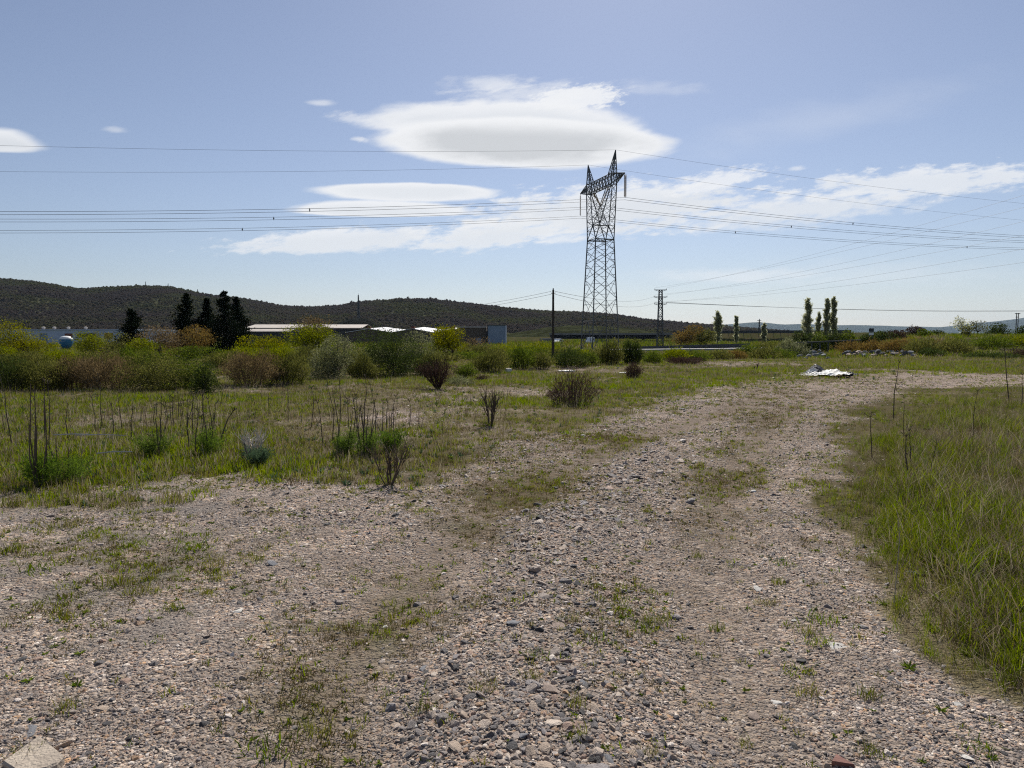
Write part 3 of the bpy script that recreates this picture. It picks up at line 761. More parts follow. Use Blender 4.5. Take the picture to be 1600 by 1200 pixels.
shrub('deciduous_tree', 'bare brown tree rising above the long pale roof', T, 493, 483, 72, 'brown', d=95, dens=.34, lobes=9, stem_r=.12, parts=('crown', 'trunk'), seed=8, lo=.2, zt=.3)
shrub('deciduous_tree', 'yellow-green tree right of the pines, below the long roof', T, 415, 520, 72, 'yellowgreen', d=52, dens=.65, lobes=8, stem_r=.07, parts=('crown', 'trunk'), seed=9, lo=.35)
shrub('deciduous_tree', 'tall green tree before the long pale roof', T, 482, 502, 92, 'springgreen', d=50, dens=.8, lobes=10, stem_r=.08, parts=('crown', 'trunk'), seed=10, lo=.35)
shrub('deciduous_tree', 'bright yellow spring tree before the white shed roofs', T, 701, 503, 68, 'yellowgreen', d=44, dens=.9, lobes=9, stem_r=.06, parts=('crown', 'trunk'), seed=11, lo=.4)
shrub('deciduous_tree', 'brown bare tree against the brick hall', T, 742, 520, 46, 'brown', d=80, dens=.4, lobes=6, stem_r=.08, parts=('crown', 'trunk'), seed=12, lo=.2)
# hedge line on the left, about twenty metres away
gh = 'brown shrubs along the left meadow edge'
shrub('shrub', 'dark green-brown shrub at the left frame edge of the hedge', B, 12, 556, 90, 'darkgreen', base=613, kind='broom', seed=20, group=gh)
shrub('shrub', 'olive brown shrub near the left end of the hedge', B, 72, 558, 96, 'olive', base=611, kind='broom', seed=21, group=gh)
shrub('shrub', 'brown dense shrub below the blue tank', B, 122, 556, 92, 'brown', base=608, kind='broom', seed=22, group=gh)
shrub('shrub', 'wide brown heather shrub with pale bare stems inside', B, 172, 551, 110, 'brown', base=608, kind='broom', seed=23, group=gh, bark='bark_pale')
shrub('shrub', 'tall olive shrub with fine shoots in front of the pines', B, 236, 541, 120, 'olive', base=612, kind='lobed', seed=24, dens=.9, lobes=10, low=.4, lo=.4)
shrub('shrub', 'green shrub right of the tall olive shrub', B, 296, 546, 84, 'green', base=606, seed=25, dens=.8, lobes=8, lo=.4)
shrub('shrub', 'small dark ivy-green bush leaning before the olive shrub', B, 318, 563, 50, 'darkgreen', base=619, seed=26, dens=1.2, lobes=6)
shrub('shrub', 'wide brown heather shrub right of the pines', B, 398, 548, 100, 'brown', base=602, kind='broom', seed=27, group=gh)
shrub('shrub', 'green-brown broom at the right end of the brown shrubs', B, 452, 546, 72, 'olive', base=600, kind='broom', seed=28, group=gh)
shrub('shrub', 'pale grey-green rounded shrub in the middle of the hedge', B, 521, 521, 84, 'greygreen', base=594, seed=29, dens=1.2, lobes=10, low=.4)
shrub('shrub', 'low olive shrub between the two rounded bushes', B, 568, 552, 58, 'olive', base=594, kind='broom', seed=30)
shrub('shrub', 'big dark green broom bush below the white sheds', B, 614, 508, 122, 'darkgreen', base=588, seed=32, dens=1.15, lobes=11, low=.3, kind='lobed')
shrub('shrub', 'grey-green upper bush leaning right of the dark broom', B, 652, 511, 72, 'greygreen', d=32, seed=33, dens=.8, lobes=7)
shrub('shrub', 'green bush under the bright yellow tree', B, 672, 546, 60, 'olive', base=588, kind='broom', seed=34)
deadshrub('reddish-brown bare shrub with a forked base left of the cushion bush', 684, 608, 561, 74, 16, 2, 2400, 'redtwig', 'twiggy_shrub', 'shrub', 35, .016, spread=.45, kids=4)
shrub('shrub', 'flat grey-green cushion bush beside the reddish shrub', B, 719, 587, 50, 'greygreen', base=603, seed=36, dens=1.2, lobes=7, kind='broom', aspect=1)
shrub('shrub', 'small yellow-green bush behind the cushion bush', B, 729, 568, 38, 'green', base=590, seed=37, lobes=5, kind='broom')
shrub('shrub', 'small grey stone-coloured cushion right of the cushion bush', B, 753, 585, 24, 'redtwig', base=595, seed=38, lobes=4, kind='broom', aspect=1)
shrub('shrub', 'rounded grey-green broom below the blue-grey building', B, 766, 544, 64, 'olive', base=582, kind='broom', seed=39, dens=1.2)
shrub('shrub', 'dark green broom right of the rounded grey-green broom', B, 812, 539, 52, 'green', base=577, kind='broom', seed=40)
shrub('shrub', 'low green bush at the foot of the wooden pole', B, 846, 549, 44, 'olive', base=576, kind='broom', seed=41)
shrub('shrub', 'low dark bush just right of the wooden pole', B, 890, 543, 70, 'darkgreen', base=574, kind='broom', seed=42)
shrub('shrub', 'bright green bush before the pylon legs', B, 925, 545, 44, 'green', base=571, kind='lobed', seed=43, lobes=6)
shrub('shrub', 'olive broom under the pylon', B, 953, 531, 46, 'olive', base=570, kind='broom', seed=44, dens=1.2)
shrub('shrub', 'dark rounded broom right of the pylon legs', B, 987, 529, 40, 'darkgreen', base=569, kind='broom', seed=45, dens=1.3)
g2 = 'low green bushes along the field edge under the road'
for i, (px, tp, w, lf, bs, lb) in enumerate([(1020, 549, 36, 'green', 568, 'small low green bush nearest the dark rounded broom'), (1054, 543, 48, 'springgreen', 565, 'bright green low bush under the small lattice mast'),
        (1088, 548, 50, 'green', 564, 'green low bush left of the pale field bush'), (1070, 556, 66, 'redtwig', 569, 'flat grey-brown bramble below the bright green bush'), (1122, 546, 48, 'olive', 563, 'olive low bush in the middle of the field edge'),
        (1150, 545, 42, 'rust', 562, 'brownish low bush under the second poplar'), (1192, 542, 58, 'olive', 562, 'wide dark olive bush left of the grey tall shrub'),
        (1234, 528, 60, 'greygreen', 560, 'tall grey-brown shrub left of the rubble'), (1204, 532, 50, 'olive', 557, 'tall olive shrub behind the wide dark bush'), (1252, 545, 30, 'darkgreen', 559, 'small round dark bush beside the small rubble heap'), (1170, 538, 44, 'green', 556, 'green bush behind the field edge bushes')]):
    shrub('shrub', lb, B, px, tp, w, lf, base=bs, kind='broom', seed=50 + i, group=g2, dens=1.1)
# middle distance
g3 = 'trees between the bridge and the poplars'
shrub('deciduous_tree', 'brown-green tree just right of the small lattice mast', T, 1066, 506, 56, 'rust', d=150, dens=.8, lobes=9, stem_r=.12, parts=('crown', 'trunk'), seed=70, group=g3)
shrub('deciduous_tree', 'dark olive tree left of the first poplar', T, 1096, 505, 50, 'olive', d=155, dens=.8, lobes=9, stem_r=.12, parts=('crown', 'trunk'), seed=71, group=g3)
poplar('slim forked poplar left of the road embankment', 1121, 486, 16, 175, 1)
poplar('small single poplar right of the forked poplar', 1150, 494, 10, 175, 2)
poplar('tiny pale poplar standing on the embankment', 1193, 505, 9, 170, 3)
poplar('wide poplar at the left of the tall group', 1261, 466, 19, 130, 4, 1.4)
poplar('shortest poplar inside the tall group', 1278, 487, 11, 132, 5)
poplar('tall slender poplar third in the group', 1291, 466, 13, 130, 6, 1.2)
poplar('tallest poplar at the right of the group', 1301, 463, 14, 131, 7, 1.3)
g4 = 'dark hedge bushes under the poplars'
for i, (px, tp, w, lf, lb) in enumerate([(1258, 516, 30, 'darkgreen', 'dark hedge bush at the left foot of the poplars'), (1280, 517, 32, 'green', 'green hedge bush under the short poplar'), (1303, 516, 32, 'darkgreen', 'dark hedge bush under the tallest poplar'), (1325, 514, 28, 'green', 'green hedge bush right of the poplars'), (1352, 521, 18, 'darkgreen', 'small dark bush left of the road sign'), (1376, 516, 36, 'darkgreen', 'long dark bush right of the road sign'), (1400, 516, 30, 'redtwig', 'brownish dark bush further right of the road sign')]):
    shrub('shrub', lb, B, px, tp - 2, w * 1.35, lf, d=101 + i, seed=80 + i, group=g4, lobes=8, dens=1.4, low=.3)
shrub('deciduous_tree', 'reddish bare tree on the right skyline', T, 1430, 507, 34, 'redtwig', d=120, lobes=7, seed=90, dens=.9, parts=('crown', 'trunk'), stem_r=.1)
shrub('shrub', 'bright green round bush on the right skyline', B, 1448, 511, 34, 'green', d=98, lobes=7, seed=91, dens=1.2, low=.3)
shrub('shrub', 'dark bush right of the bright green skyline bush', B, 1464, 513, 22, 'darkgreen', d=104, lobes=6, seed=92, low=.3)
shrub('deciduous_tree', 'thin pale bare tree at the right', T, 1500, 491, 30, 'poplar', d=88, lobes=8, seed=93, dens=.28, lo=.2, parts=('crown', 'trunk'), stem_r=.06, bark='bark_pale')
shrub('deciduous_tree', 'thin green tree beside the pale bare tree', T, 1512, 506, 30, 'olive', d=84, lobes=8, seed=94, dens=.5, lo=.3, parts=('crown', 'trunk'), stem_r=.06)
shrub('deciduous_tree', 'open rounded tree left of the H-shaped power pole', T, 1526, 498, 36, 'greygreen', d=92, lobes=8, seed=95, dens=.34, lo=.3, parts=('crown', 'trunk'), stem_r=.07)
shrub('shrub', 'dark rounded evergreen bush left of the H-shaped power pole', B, 1563, 503, 46, 'darkgreen', d=96, lobes=9, seed=96, dens=1.2, low=.3)
shrub('shrub', 'dark evergreen bush at the right frame edge', B, 1600, 507, 38, 'darkgreen', d=97, lobes=7, seed=97, dens=1.2, low=.3)
g5 = 'scrub on the right bank'
for i, (px, tp, w, lf, bs, lb) in enumerate([(1330, 531, 50, 'rust', 552, 'rust-coloured bramble behind the left of the rubble row'), (1362, 530, 52, 'rust', 552, 'rust-coloured bramble behind the middle of the rubble row'), (1398, 528, 46, 'rust', 551, 'reddish bramble at the right end of the rust patch'), (1440, 528, 56, 'olive', 553, 'olive scrub right of the rust patch'), (1456, 543, 44, 'darkgreen', 558, 'low dark clump at the edge of the right field'), (1490, 530, 70, 'olive', 552, 'wide olive scrub below the pale bare tree'), (1545, 549, 100, 'darkgreen', 560, 'long dark bramble at the right field edge'), (1550, 524, 70, 'green', 545, 'green scrub on the bank below the evergreen bush'), (1598, 522, 50, 'springgreen', 543, 'bright green scrub on the bank at the right edge'), (1600, 546, 50, 'redtwig', 560, 'dark reddish bramble at the right frame edge')]):
    shrub('shrub', lb, B, px, tp, w, lf, base=bs, kind='broom', seed=100 + i, group=g5, dens=1.0)
for i, (px, d, tp, w, lf) in enumerate([(40, 30, 546, 90, 'olive'), (95, 33, 543, 80, 'springgreen'), (150, 30, 545, 90, 'olive'), (205, 34, 540, 80, 'green'), (350, 33, 545, 70, 'olive'), (375, 40, 538, 80, 'springgreen'), (430, 38, 536, 80, 'springgreen'), (482, 36, 540, 70, 'olive'), (548, 34, 548, 60, 'olive'), (590, 38, 545, 70, 'greygreen'), (640, 40, 548, 70, 'darkgreen'),
        (690, 42, 548, 70, 'olive'), (735, 46, 548, 70, 'green'), (790, 50, 545, 60, 'olive'), (830, 58, 543, 60, 'green'), (872, 62, 544, 60, 'olive'), (908, 66, 544, 60, 'springgreen'), (935, 62, 544, 50, 'olive'), (968, 64, 545, 50, 'green'), (1010, 70, 548, 50, 'olive'), (800, 76, 535, 90, 'springgreen'), (845, 84, 536, 80, 'springgreen'), (745, 70, 536, 70, 'olive'), (1215, 62, 540, 60, 'green'), (945, 222, 530, 40, 'darkgreen'), (975, 224, 529, 44, 'olive'), (1012, 222, 531, 40, 'darkgreen'), (1036, 220, 528, 36, 'olive')]):
    shrub('shrub', 'low scrub bush filling the gaps behind the front row of field shrubs', B, px, tp, w, lf, d=d, kind='broom', seed=200 + i, group='scrub between the field shrubs', dens=1.0)
# field shrubs nearer to the camera
shrub('twiggy_shrub', 'wide twiggy red-brown shrub at the left edge of the track', B, 893, 573, 124, 'redtwig', base=634, kind='broom', dens=.12, seed=3, stem_r=.0055, nst=170, bark='twig_b', aspect=3.4, leafsize=.026, depth=.7, parts=('twigs', 'stems'))
shrub('twiggy_shrub', 'small dark twiggy bush on the grass right of the larger red-brown one', B, 990, 566, 34, 'redtwig', base=591, kind='broom', dens=.6, seed=4, stem_r=.007, nst=60, bark='stalk', aspect=2.2, parts=('twigs', 'stems'))
deadshrub('dead shrub with several upright stems in the meadow', 766, 663, 590, 58, 8, 1, 0, 'stalk', 'dead_shrub', 'dead shrub', 6, .011, spread=.45, kids=8)
deadshrub('dark dead shrub with a side branch at the gravel edge', 607, 757, 688, 84, 6, 2, 60, 'stalk', 'dead_shrub', 'dead shrub', 8, .010, spread=.45, kids=5)
deadshrub('tiny bare forked shrub on the far gravel', 1181, 579, 565, 14, 4, 1, 0, 'stalk', 'dead_shrub', 'dead shrub', 9, .02)
deadshrub('pale dried root clump of bleached twigs in the grass', 395, 712, 668, 46, 26, 1, 0, 'root_pale', 'dead_plant', 'dead plant', 12, .011, spread=.7, kids=5)

# fennel plants: feathery green foot with tall dead stalks
def fennel(label, px, base, top, wpx, nst, frond_h, seed, leaf='fennel', dens=1.0, dark=True):
    rng = np.random.default_rng(seed); p0 = G(px, base); d = p0[1]
    w = wpx * d / FP; h = at(px, top, d)[2] - p0[2]; fh = frond_h * d / FP
    root = empty('fennel_plant', p0, label=label, cat='wild fennel', group='wild fennel plants at the meadow edge')
    fb = MB(); n = int(900 * dens)
    for k in range(int(26 * dens)):
        a = rng.uniform(0, 6.28); rr = rng.uniform(.1, .5) * w; L = fh * rng.uniform(.6, 1.05); m = 60
        b = np.array([math.cos(a) * rr * .25, math.sin(a) * rr * .25, 0]); e = np.array([math.cos(a) * rr, math.sin(a) * rr, L])
        t = rng.uniform(.25, 1, m); P = b + (e - b) * t[:, None] * [1, 1, 1] + [0, 0, 0] + rng.normal(size=(m, 3)) * fh * .10
        P[:, 2] = np.maximum(P[:, 2] - .15 * L * t ** 3, .01)
        fb.leaves(P, rng.normal(size=(m, 3)) + (e - b) / L, .055 * rng.uniform(.6, 1.4, m), .008, rng)
    fb.build('foliage', M[leaf], root)
    for k in range(nst):
        a = rng.uniform(0, 6.28); k2 = rng.uniform(0, .5) * w; hh = h * rng.uniform(.55, 1)
        b = np.array([math.cos(a) * .05, math.sin(a) * .05, -.02]); e = np.array([math.cos(a) * k2, math.sin(a) * k2 * .6, hh])
        sb = MB(); mid = (b + e) * .5 + rng.normal(size=3) * .02
        sb.tube([b, mid, e], [.008, .0065, .004], 5)
        for _ in range(rng.integers(0, 4)):
            t = rng.uniform(.6, .98); q = b + (e - b) * t; sb.tube([q, q + [rng.normal() * .06, rng.normal() * .06, rng.uniform(.05, .14)]], [.003, .0015], 3)
        sb.build('stalk', M['stalk'], root)
    return root
fennel('fennel with long dead stalks at the left frame edge', 62, 760, 592, 84, 7, 62, 1)
fennel('leafy fennel spreading right of the left-edge fennel', 104, 754, 668, 100, 3, 46, 2)
fennel('bright green fennel clump with thin dark stalks near the gravel', 572, 712, 588, 74, 7, 46, 3, dens=1.2)
fennel('smaller fennel left of the bright green clump', 536, 712, 620, 56, 3, 40, 4)
fennel('blue-green fennel below the pale root clump', 404, 728, 694, 54, 1, 32, 5, 'weed_b')
fennel('fennel at the foot of the dark stalk cluster', 330, 712, 630, 60, 4, 50, 6)
fennel('low fennel in front of the stalk cluster', 240, 716, 640, 60, 3, 44, 7)
fennel('fennel right of the bright green clump', 612, 704, 640, 50, 2, 36, 8)

# single dead stalks, one object each
def stalk(px, base, top, lean, label, group, r=.0075, seed=0, twig=4):
    rng = np.random.default_rng(seed + int(px) * 13 + int(base)); p0 = G(px, base); d = p0[1]
    h = at(px, top, d)[2] - p0[2]; lx = lean * d / FP
    sb = MB(); k = min(1, h); e = np.array([lx, rng.normal() * .05 * k, h]); m = e * .5 + [rng.normal() * .035 * k, rng.normal() * .03 * k, 0]; e = e + [rng.normal() * .03 * k, 0, 0]; m2 = (m + e) * .5 + [rng.normal() * .012 * k, 0, 0]
    sb.tube([[0, 0, -.03], m, m2, e], [r, r * .85, r * .6, r * .4], 5)
    if twig > 1:
        for _ in range(5): sb.tube([e - [0, 0, .02], e + [rng.normal() * .03, rng.normal() * .03, rng.uniform(.01, .06)]], [r * .35, r * .5], 3)
    for _ in range(twig):
        t = rng.uniform(.45, .95); q = e * t; sb.tube([q, q + [rng.normal() * .07, rng.normal() * .05, rng.uniform(.04, .16) * min(1, h)]], [r * .4, r * .2], 3)
    o = sb.build('dead_stalk', M['stalk']); o.location = [float(v) for v in p0]
    return tag(o, label, 'dead stalk', group)
gL = 'thin dark dead stalks of the left meadow cluster'; lL = 'thin dark upright dead stalk in the left meadow cluster before the olive shrub'
for px, b, t, le in [(249, 690, 624, -1), (254, 698, 620, 2), (258, 676, 632, 0), (268, 664, 618, 0), (272, 668, 620, 2), (279, 655, 612, -1), (286, 664, 625, 0), (292, 690, 626, 1), (296, 702, 622, 1), (301, 690, 630, 0), (305, 715, 640, 2), (309, 668, 620, -1), (318, 660, 612, 2), (322, 690, 618, -3), (326, 695, 622, 1), (281, 672, 634, 1), (262, 662, 628, -1), (334, 672, 630, 2), (244, 672, 636, -2), (314, 700, 650, 1)]:
    stalk(px, b, t, le, lL, gL)
gM = 'thin dark dead stalks of the middle meadow'; lM = 'thin dark upright dead stalk in the middle meadow before the rounded bushes'
for px, b, t, le in [(505, 700, 628, -8), (519, 690, 600, -1), (530, 684, 578, 0), (556, 690, 618, -2), (560, 712, 640, 0), (571, 690, 588, 1), (586, 690, 600, -5), (597, 680, 630, 1), (612, 676, 618, 3), (616, 684, 640, 0), (604, 672, 628, 2), (545, 670, 622, -1), (486, 668, 606, -1), (450, 660, 600, 2), (420, 650, 606, -1), (640, 668, 626, 1)]:
    stalk(px, b, t, le, lM, gM)
gE = 'thin dead stalks near the left frame edge'; lE = 'thin dead stalk near the left frame edge above the fennel'
for px, b, t, le in [(20, 700, 590, -12), (70, 690, 594, 8), (76, 700, 600, -4), (108, 690, 630, 2), (148, 680, 620, -1), (176, 690, 632, 1), (192, 676, 622, -2), (206, 690, 640, 1), (160, 668, 610, 0)]:
    stalk(px, b, t, le, lE, gE)
stalk(341, 694, 640, 26, 'leaning dark dead stalk right of the meadow stalk cluster', None, .011)
stalk(1396, 660, 566, 4, 'tall dark single stalk at the edge of the right grass', None, .010)
stalk(1363, 716, 650, -5, 'dark stalk left of the tall one in the right grass', None, .007)
stalk(1421, 748, 680, -9, 'dark leaning stalk in the green right grass', None, .009)
stalk(1424, 740, 672, 1, 'upright stalk beside the leaning one in the right grass', None, .006)
stalk(1412, 690, 620, -4, 'thin stalk behind the upright one in the right grass', None, .005)
stalk(1577, 628, 548, -8, 'dark branching stalk at the far right of the right grass', None, .012, twig=7)
stalk(1596, 640, 585, 3, 'thin stalk at the right frame edge', None, .008)
stalk(1455, 760, 690, 0, 'faint thin stalk in the middle of the right grass', None, .005)
stalk(1396, 950, 800, 6, 'pale tall straw at the edge of the right grass', None, .0035, twig=0).data.materials[0] = M['stalk_pale']
stalk(1520, 690, 610, 2, 'thin dark stalk in the back of the right grass', None, .006)

# weeds standing singly on the gravel: one object each
rngw = np.random.default_rng(5)
WT = [tuft(rngw, M['grass_g'], 60, .02, .08, .0035, 1, 1.2, .03, name='weed_tuft', link=False), tuft(rngw, M['grass_y'], 60, .02, .075, .004, 1, 1.3, .04, name='weed_tuft'),
      rosette(rngw, M['weed'], 26, .065, .011, name='weed_tuft', up=.5), rosette(rngw, M['weed'], 22, .075, .014, name='weed_tuft', up=.35), tuft(rngw, M['grass_g'], 50, .02, .08, .0035, 1, 1.1, .035, name='weed_tuft', m2=M['grass_d'], n2=26)]
def weed(px, py, k, s, label, group):
    s = s * (.62 if k in (2, 3) else 1); p = G(px, py); o = WT[k].copy(); o.name = 'weed_tuft'; COL.objects.link(o)
    o.location = [p[0], p[1], p[2] - .004]; o.scale = (s, s, s * rngw.uniform(.85, 1.2)); o.rotation_euler = (0, 0, rngw.uniform(0, 6.28))
    return tag(o, label, 'weed', group)
WN = 'small green weeds growing singly on the gravel track'
wl = 'small green weed tuft growing singly among the stones of the track'
for px, py, k, s in [(150, 838, 1, 1.5), (320, 768, 4, 1.6), (265, 800, 0, 1.1), (108, 822, 4, 1.4), (22, 862, 4, 1.6), (210, 812, 0, 1.0), (210, 855, 1, 1.2), (300, 858, 1, 1.5), (402, 875, 0, 1.0), (340, 885, 4, 1.2), (338, 905, 0, 1.0), (364, 920, 2, 1.1), (322, 928, 0, .8), (424, 900, 2, .8), (220, 928, 4, 1.3), (95, 970, 0, 1.2), (85, 1010, 2, 1.0), (125, 1022, 2, 1.0), (44, 1064, 2, 1.1), (120, 1072, 2, 1.1), (105, 1106, 4, 1.0), (250, 966, 2, .7), (272, 952, 0, 1.0), (180, 915, 4, 1.6), (60, 890, 1, 1.4), (40, 1185, 4, 1.0), (420, 1176, 1, 1.3), (545, 1190, 3, .95), (600, 992, 1, .9), (662, 800, 1, 1.1), (694, 893, 2, .9), (712, 855, 2, .7), (790, 822, 2, .8), (664, 1110, 4, .9), (762, 1078, 4, 1.0), (838, 1024, 1, .7), (830, 1060, 4, .8), (868, 932, 2, .7), (892, 970, 4, .9), (935, 1000, 1, 1.0), (975, 957, 1, 1.0), (998, 878, 2, 1.0), (1012, 972, 4, .9), (1000, 984, 1, .8), (1032, 970, 0, .8), (1120, 985, 0, .9), (1200, 945, 4, 1.0), (1222, 882, 1, 1.1), (1216, 912, 0, .9), (1285, 972, 1, 1.3), (1262, 990, 4, 1.0), (1280, 1005, 1, 1.0), (1248, 1050, 1, 1.0), (1265, 1085, 4, 1.0), (1355, 1090, 4, .9), (1325, 1145, 3, .8), (1470, 1110, 3, 1.1), (1530, 1170, 1, .9), (1550, 1185, 2, .8), (1360, 1175, 4, .8), (1440, 1190, 2, .8), (900, 1100, 4, .8), (905, 1150, 0, .8), (1090, 870, 4, .9), (1145, 690, 2, 1.6), (1178, 645, 0, 1.5), (1000, 612, 2, 1.6), (940, 606, 4, 2.0), (700, 770, 4, 1.2), (640, 790, 0, 1.0), (820, 700, 2, 1.1), (1190, 755, 4, 1.3), (1240, 760, 1, 1.3), (1010, 800, 0, 1.0), (1330, 575, 4, 1.5), (480, 1140, 0, .8), (980, 870, 2, .9), (580, 815, 2, 1.0), (1015, 1180, 4, .7), (1165, 1165, 0, .7)]:
    weed(px, py, k, s, wl, WN)
weed(1380, 945, 2, 1.3, 'broad-leaved bright weed at the border of the right grass', None)
weed(1420, 1045, 2, 1.5, 'bushy dark green weed at the lower border of the right grass', None)
weed(1545, 985, 3, 1.5, 'broad bright leaves inside the lower right grass', None)
weed(1560, 1030, 3, 1.3, 'upright broad-leaved weed in the lower right grass', None)

# fallen pale sticks in the meadow
for i, (px, py, L, a, lb) in enumerate([(118, 692, .62, .05, 'left bleached stick lying across the left meadow'), (158, 693, .75, -.04, 'right bleached stick lying across the left meadow'), (180, 722, .4, .3, 'short bleached stick in front of the left meadow sticks')]):
    p = G(px, py); mb = MB(); mb.tube([[-L / 2, 0, .09], [0, .02, .10], [L / 2, 0, .09]], [.009, .010, .006], 5); mb.tube([[L * .1, 0, .06], [L * .25, .05, .10]], [.005, .003], 4)
    o = mb.build('fallen_stick', M['root_pale']); o.location = [*p]; o.location.z += .03; o.rotation_euler = (0, 0, a); tag(o, lb, 'stick')

# ------------------------------------------------------------------ high-voltage pylon
PYD = 130.0
pc = at(937, 540, PYD); PX0, PY0 = pc[0], PYD; PZ = float(H(PX0, PY0))
AX = np.array([.305, -.952, 0]); LX = np.array([.952, .305, 0])      # cross-arm and line directions
def pl(a, l, z): return AX * a + LX * l + np.array([0, 0, z - PZ])   # local to the pylon's base; z is the world height
def lerp(a, b, t): return a + (b - a) * t
def xpanel(mb, a0, a1, b0, b1, n, r, horiz=True, x=True, zig=False):
    for i in range(n):
        t0, t1 = i / n, (i + 1) / n
        p0, p1, q0, q1 = lerp(a0, a1, t0), lerp(a0, a1, t1), lerp(b0, b1, t0), lerp(b0, b1, t1)
        if zig: mb.tube([p0, q1] if i % 2 else [q0, p1], r, 4)
        else:
            mb.tube([p0, q1], r, 4); mb.tube([q0, p1], r, 4)
        if horiz and i: mb.tube([p0, q0], r, 4)

def big_pylon():
    root = empty('lattice_pylon', (PX0, PY0, PZ), label='tall grey steel lattice pylon with forked head and slanting cross-arm', cat='pylon')
    zb, zk, zw = PZ - .2, 3.9, 18.4
    sb, sw = 2.6, 1.78
    corners = [(-1, -1), (1, -1), (1, 1), (-1, 1)]
    def leg(c, z): s = sb + (sw - sb) * (z - zb) / (zw - zb); return pl(c[0] * s, c[1] * s, z)
    for c in corners:
        mb = MB(); mb.tube([leg(c, zb), leg(c, zw)], .105, 4); mb.box(leg(c, zb) + [0, 0, .2], (.9, .9, .5)); mb.build('leg', M['steel'], root)
    br = MB(); r = .042
    for i in range(4):
        c0, c1 = corners[i], corners[(i + 1) % 4]
        # K-braced foot
        m = (leg(c0, zk) + leg(c1, zk)) / 2
        br.tube([leg(c0, zb), m], .06, 4); br.tube([leg(c1, zb), m], .06, 4); br.tube([leg(c0, zk), leg(c1, zk)], .07, 4)
        for t in (.35, .68):
            for c in (c0, c1): br.tube([lerp(leg(c, zb), m, t), leg(c, zb + (zk - zb) * (t + .05))], .04, 4)
        br.tube([lerp(leg(c0, zb), m, .68), lerp(leg(c1, zb), m, .68)], .04, 4)
        # X panels up to the waist with secondary members
        zs = [zk, 8.0, 11.4, 14.2, 16.5, zw]
        for z0, z1 in zip(zs[:-1], zs[1:]):
            br.tube([leg(c0, z0), leg(c1, z1)], r, 4); br.tube([leg(c1, z0), leg(c0, z1)], r, 4)
            zm = (z0 + z1) / 2; x = (leg(c0, zm) + leg(c1, zm)) / 2
            for c in (c0, c1):
                br.tube([lerp(leg(c, z0), x, .5), leg(c, z0 + (z1 - z0) * .28)], .035, 4); br.tube([lerp(leg(c, z1), x, .5), leg(c, z1 - (z1 - z0) * .28)], .035, 4)
        br.tube([leg(c0, zw), leg(c1, zw)], .08, 4)
    br.tube([leg(corners[0], zw), leg(corners[2], zw)], .06, 4); br.tube([leg(corners[1], zw), leg(corners[3], zw)], .06, 4)
    br.build('body_bracing', M['steel'], root)
    # forked head: two masts spreading along the cross-arm axis
    zt, zc = 27.4, 29.1
    for sg in (-1, 1):
        mb = MB(); ch = .085
        o0 = [pl(sg * sw, l * sw, zw) for l in (-1, 1)]; o1 = [pl(sg * 5.3, l * .5, zt) for l in (-1, 1)]
        i0 = [pl(sg * .12, l * sw * .86, 21.0) for l in (-1, 1)]; i1 = [pl(sg * 3.5, l * .5, zt) for l in (-1, 1)]
        for k in (0, 1):
            mb.tube([o0[k], o1[k]], .09, 4); mb.tube([i0[k], i1[k]], ch, 4)
            mb.tube([o0[k], i0[k]], .08, 4); mb.tube([pl(-sg * sw, (-1, 1)[k] * sw, zw), i0[k]], .07, 4)
            oo = lerp(o0[k], o1[k], .26)
            xpanel(mb, oo, o1[k], i0[k], i1[k], 5, .036); mb.tube([oo, i0[k]], .05, 4); mb.tube([lerp(o0[k], o1[k], .12), lerp(o0[k], i0[k], .55)], .045, 4); mb.tube([oo, lerp(o0[k], i0[k], .55)], .045, 4)
        xpanel(mb, o0[0], o1[0], o0[1], o1[1], 5, .034); xpanel(mb, i0[0], i1[0], i0[1], i1[1], 4, .034)
        mb.tube([i0[0], i0[1]], .07, 4)
        mb.build('head_mast', M['steel'], root)
    # cross-arm beam
    mb = MB(); r = .045
    for l in (-.5, .5):
        mb.tube([pl(-5.3, l, zt), pl(5.3, l, zt)], .085, 4); mb.tube([pl(-5.3, l, zc), pl(5.3, l, zc)], .085, 4)
        xpanel(mb, pl(-5.3, l, zt), pl(5.3, l, zt), pl(-5.3, l, zc), pl(5.3, l, zc), 9, r)
        for s in (-1, 1): mb.tube([pl(s * 5.3, l, zt), pl(s * 5.3, l, zc)], .09, 4)
    for z in (zt, zc): xpanel(mb, pl(-5.3, -.5, z), pl(5.3, -.5, z), pl(-5.3, .5, z), pl(5.3, .5, z), 7, .04)
    mb.build('cross_arm_beam', M['steel'], root)
    for s in (-1, 1):
        mb = MB(); tip = pl(s * 9.3, 0, 28.3)
        for l in (-.5, .5):
            for z in (zt, zc): mb.tube([pl(s * 5.3, l, z), tip], .09, 4)
            xpanel(mb, pl(s * 5.3, l, zt), tip, pl(s * 5.3, l, zc), tip, 5, .045)
        for z in (zt, zc): xpanel(mb, pl(s * 5.3, -.5, z), tip, pl(s * 5.3, .5, z), tip, 4, .04)
        mb.build('arm_tip', M['steel'], root)
        mb = MB(); pk = pl(s * 5.75, 0, 32.9)
        B4 = [pl(s * 3.9, -.5, zc), pl(s * 5.3, -.5, zc), pl(s * 5.3, .5, zc), pl(s * 3.9, .5, zc)]
        for p in B4: mb.tube([p, pk], .085, 4)
        for i in range(4): xpanel(mb, B4[i], pk, B4[(i + 1) % 4], pk, 4, .04)
        mb.build('earth_wire_peak', M['steel'], root)
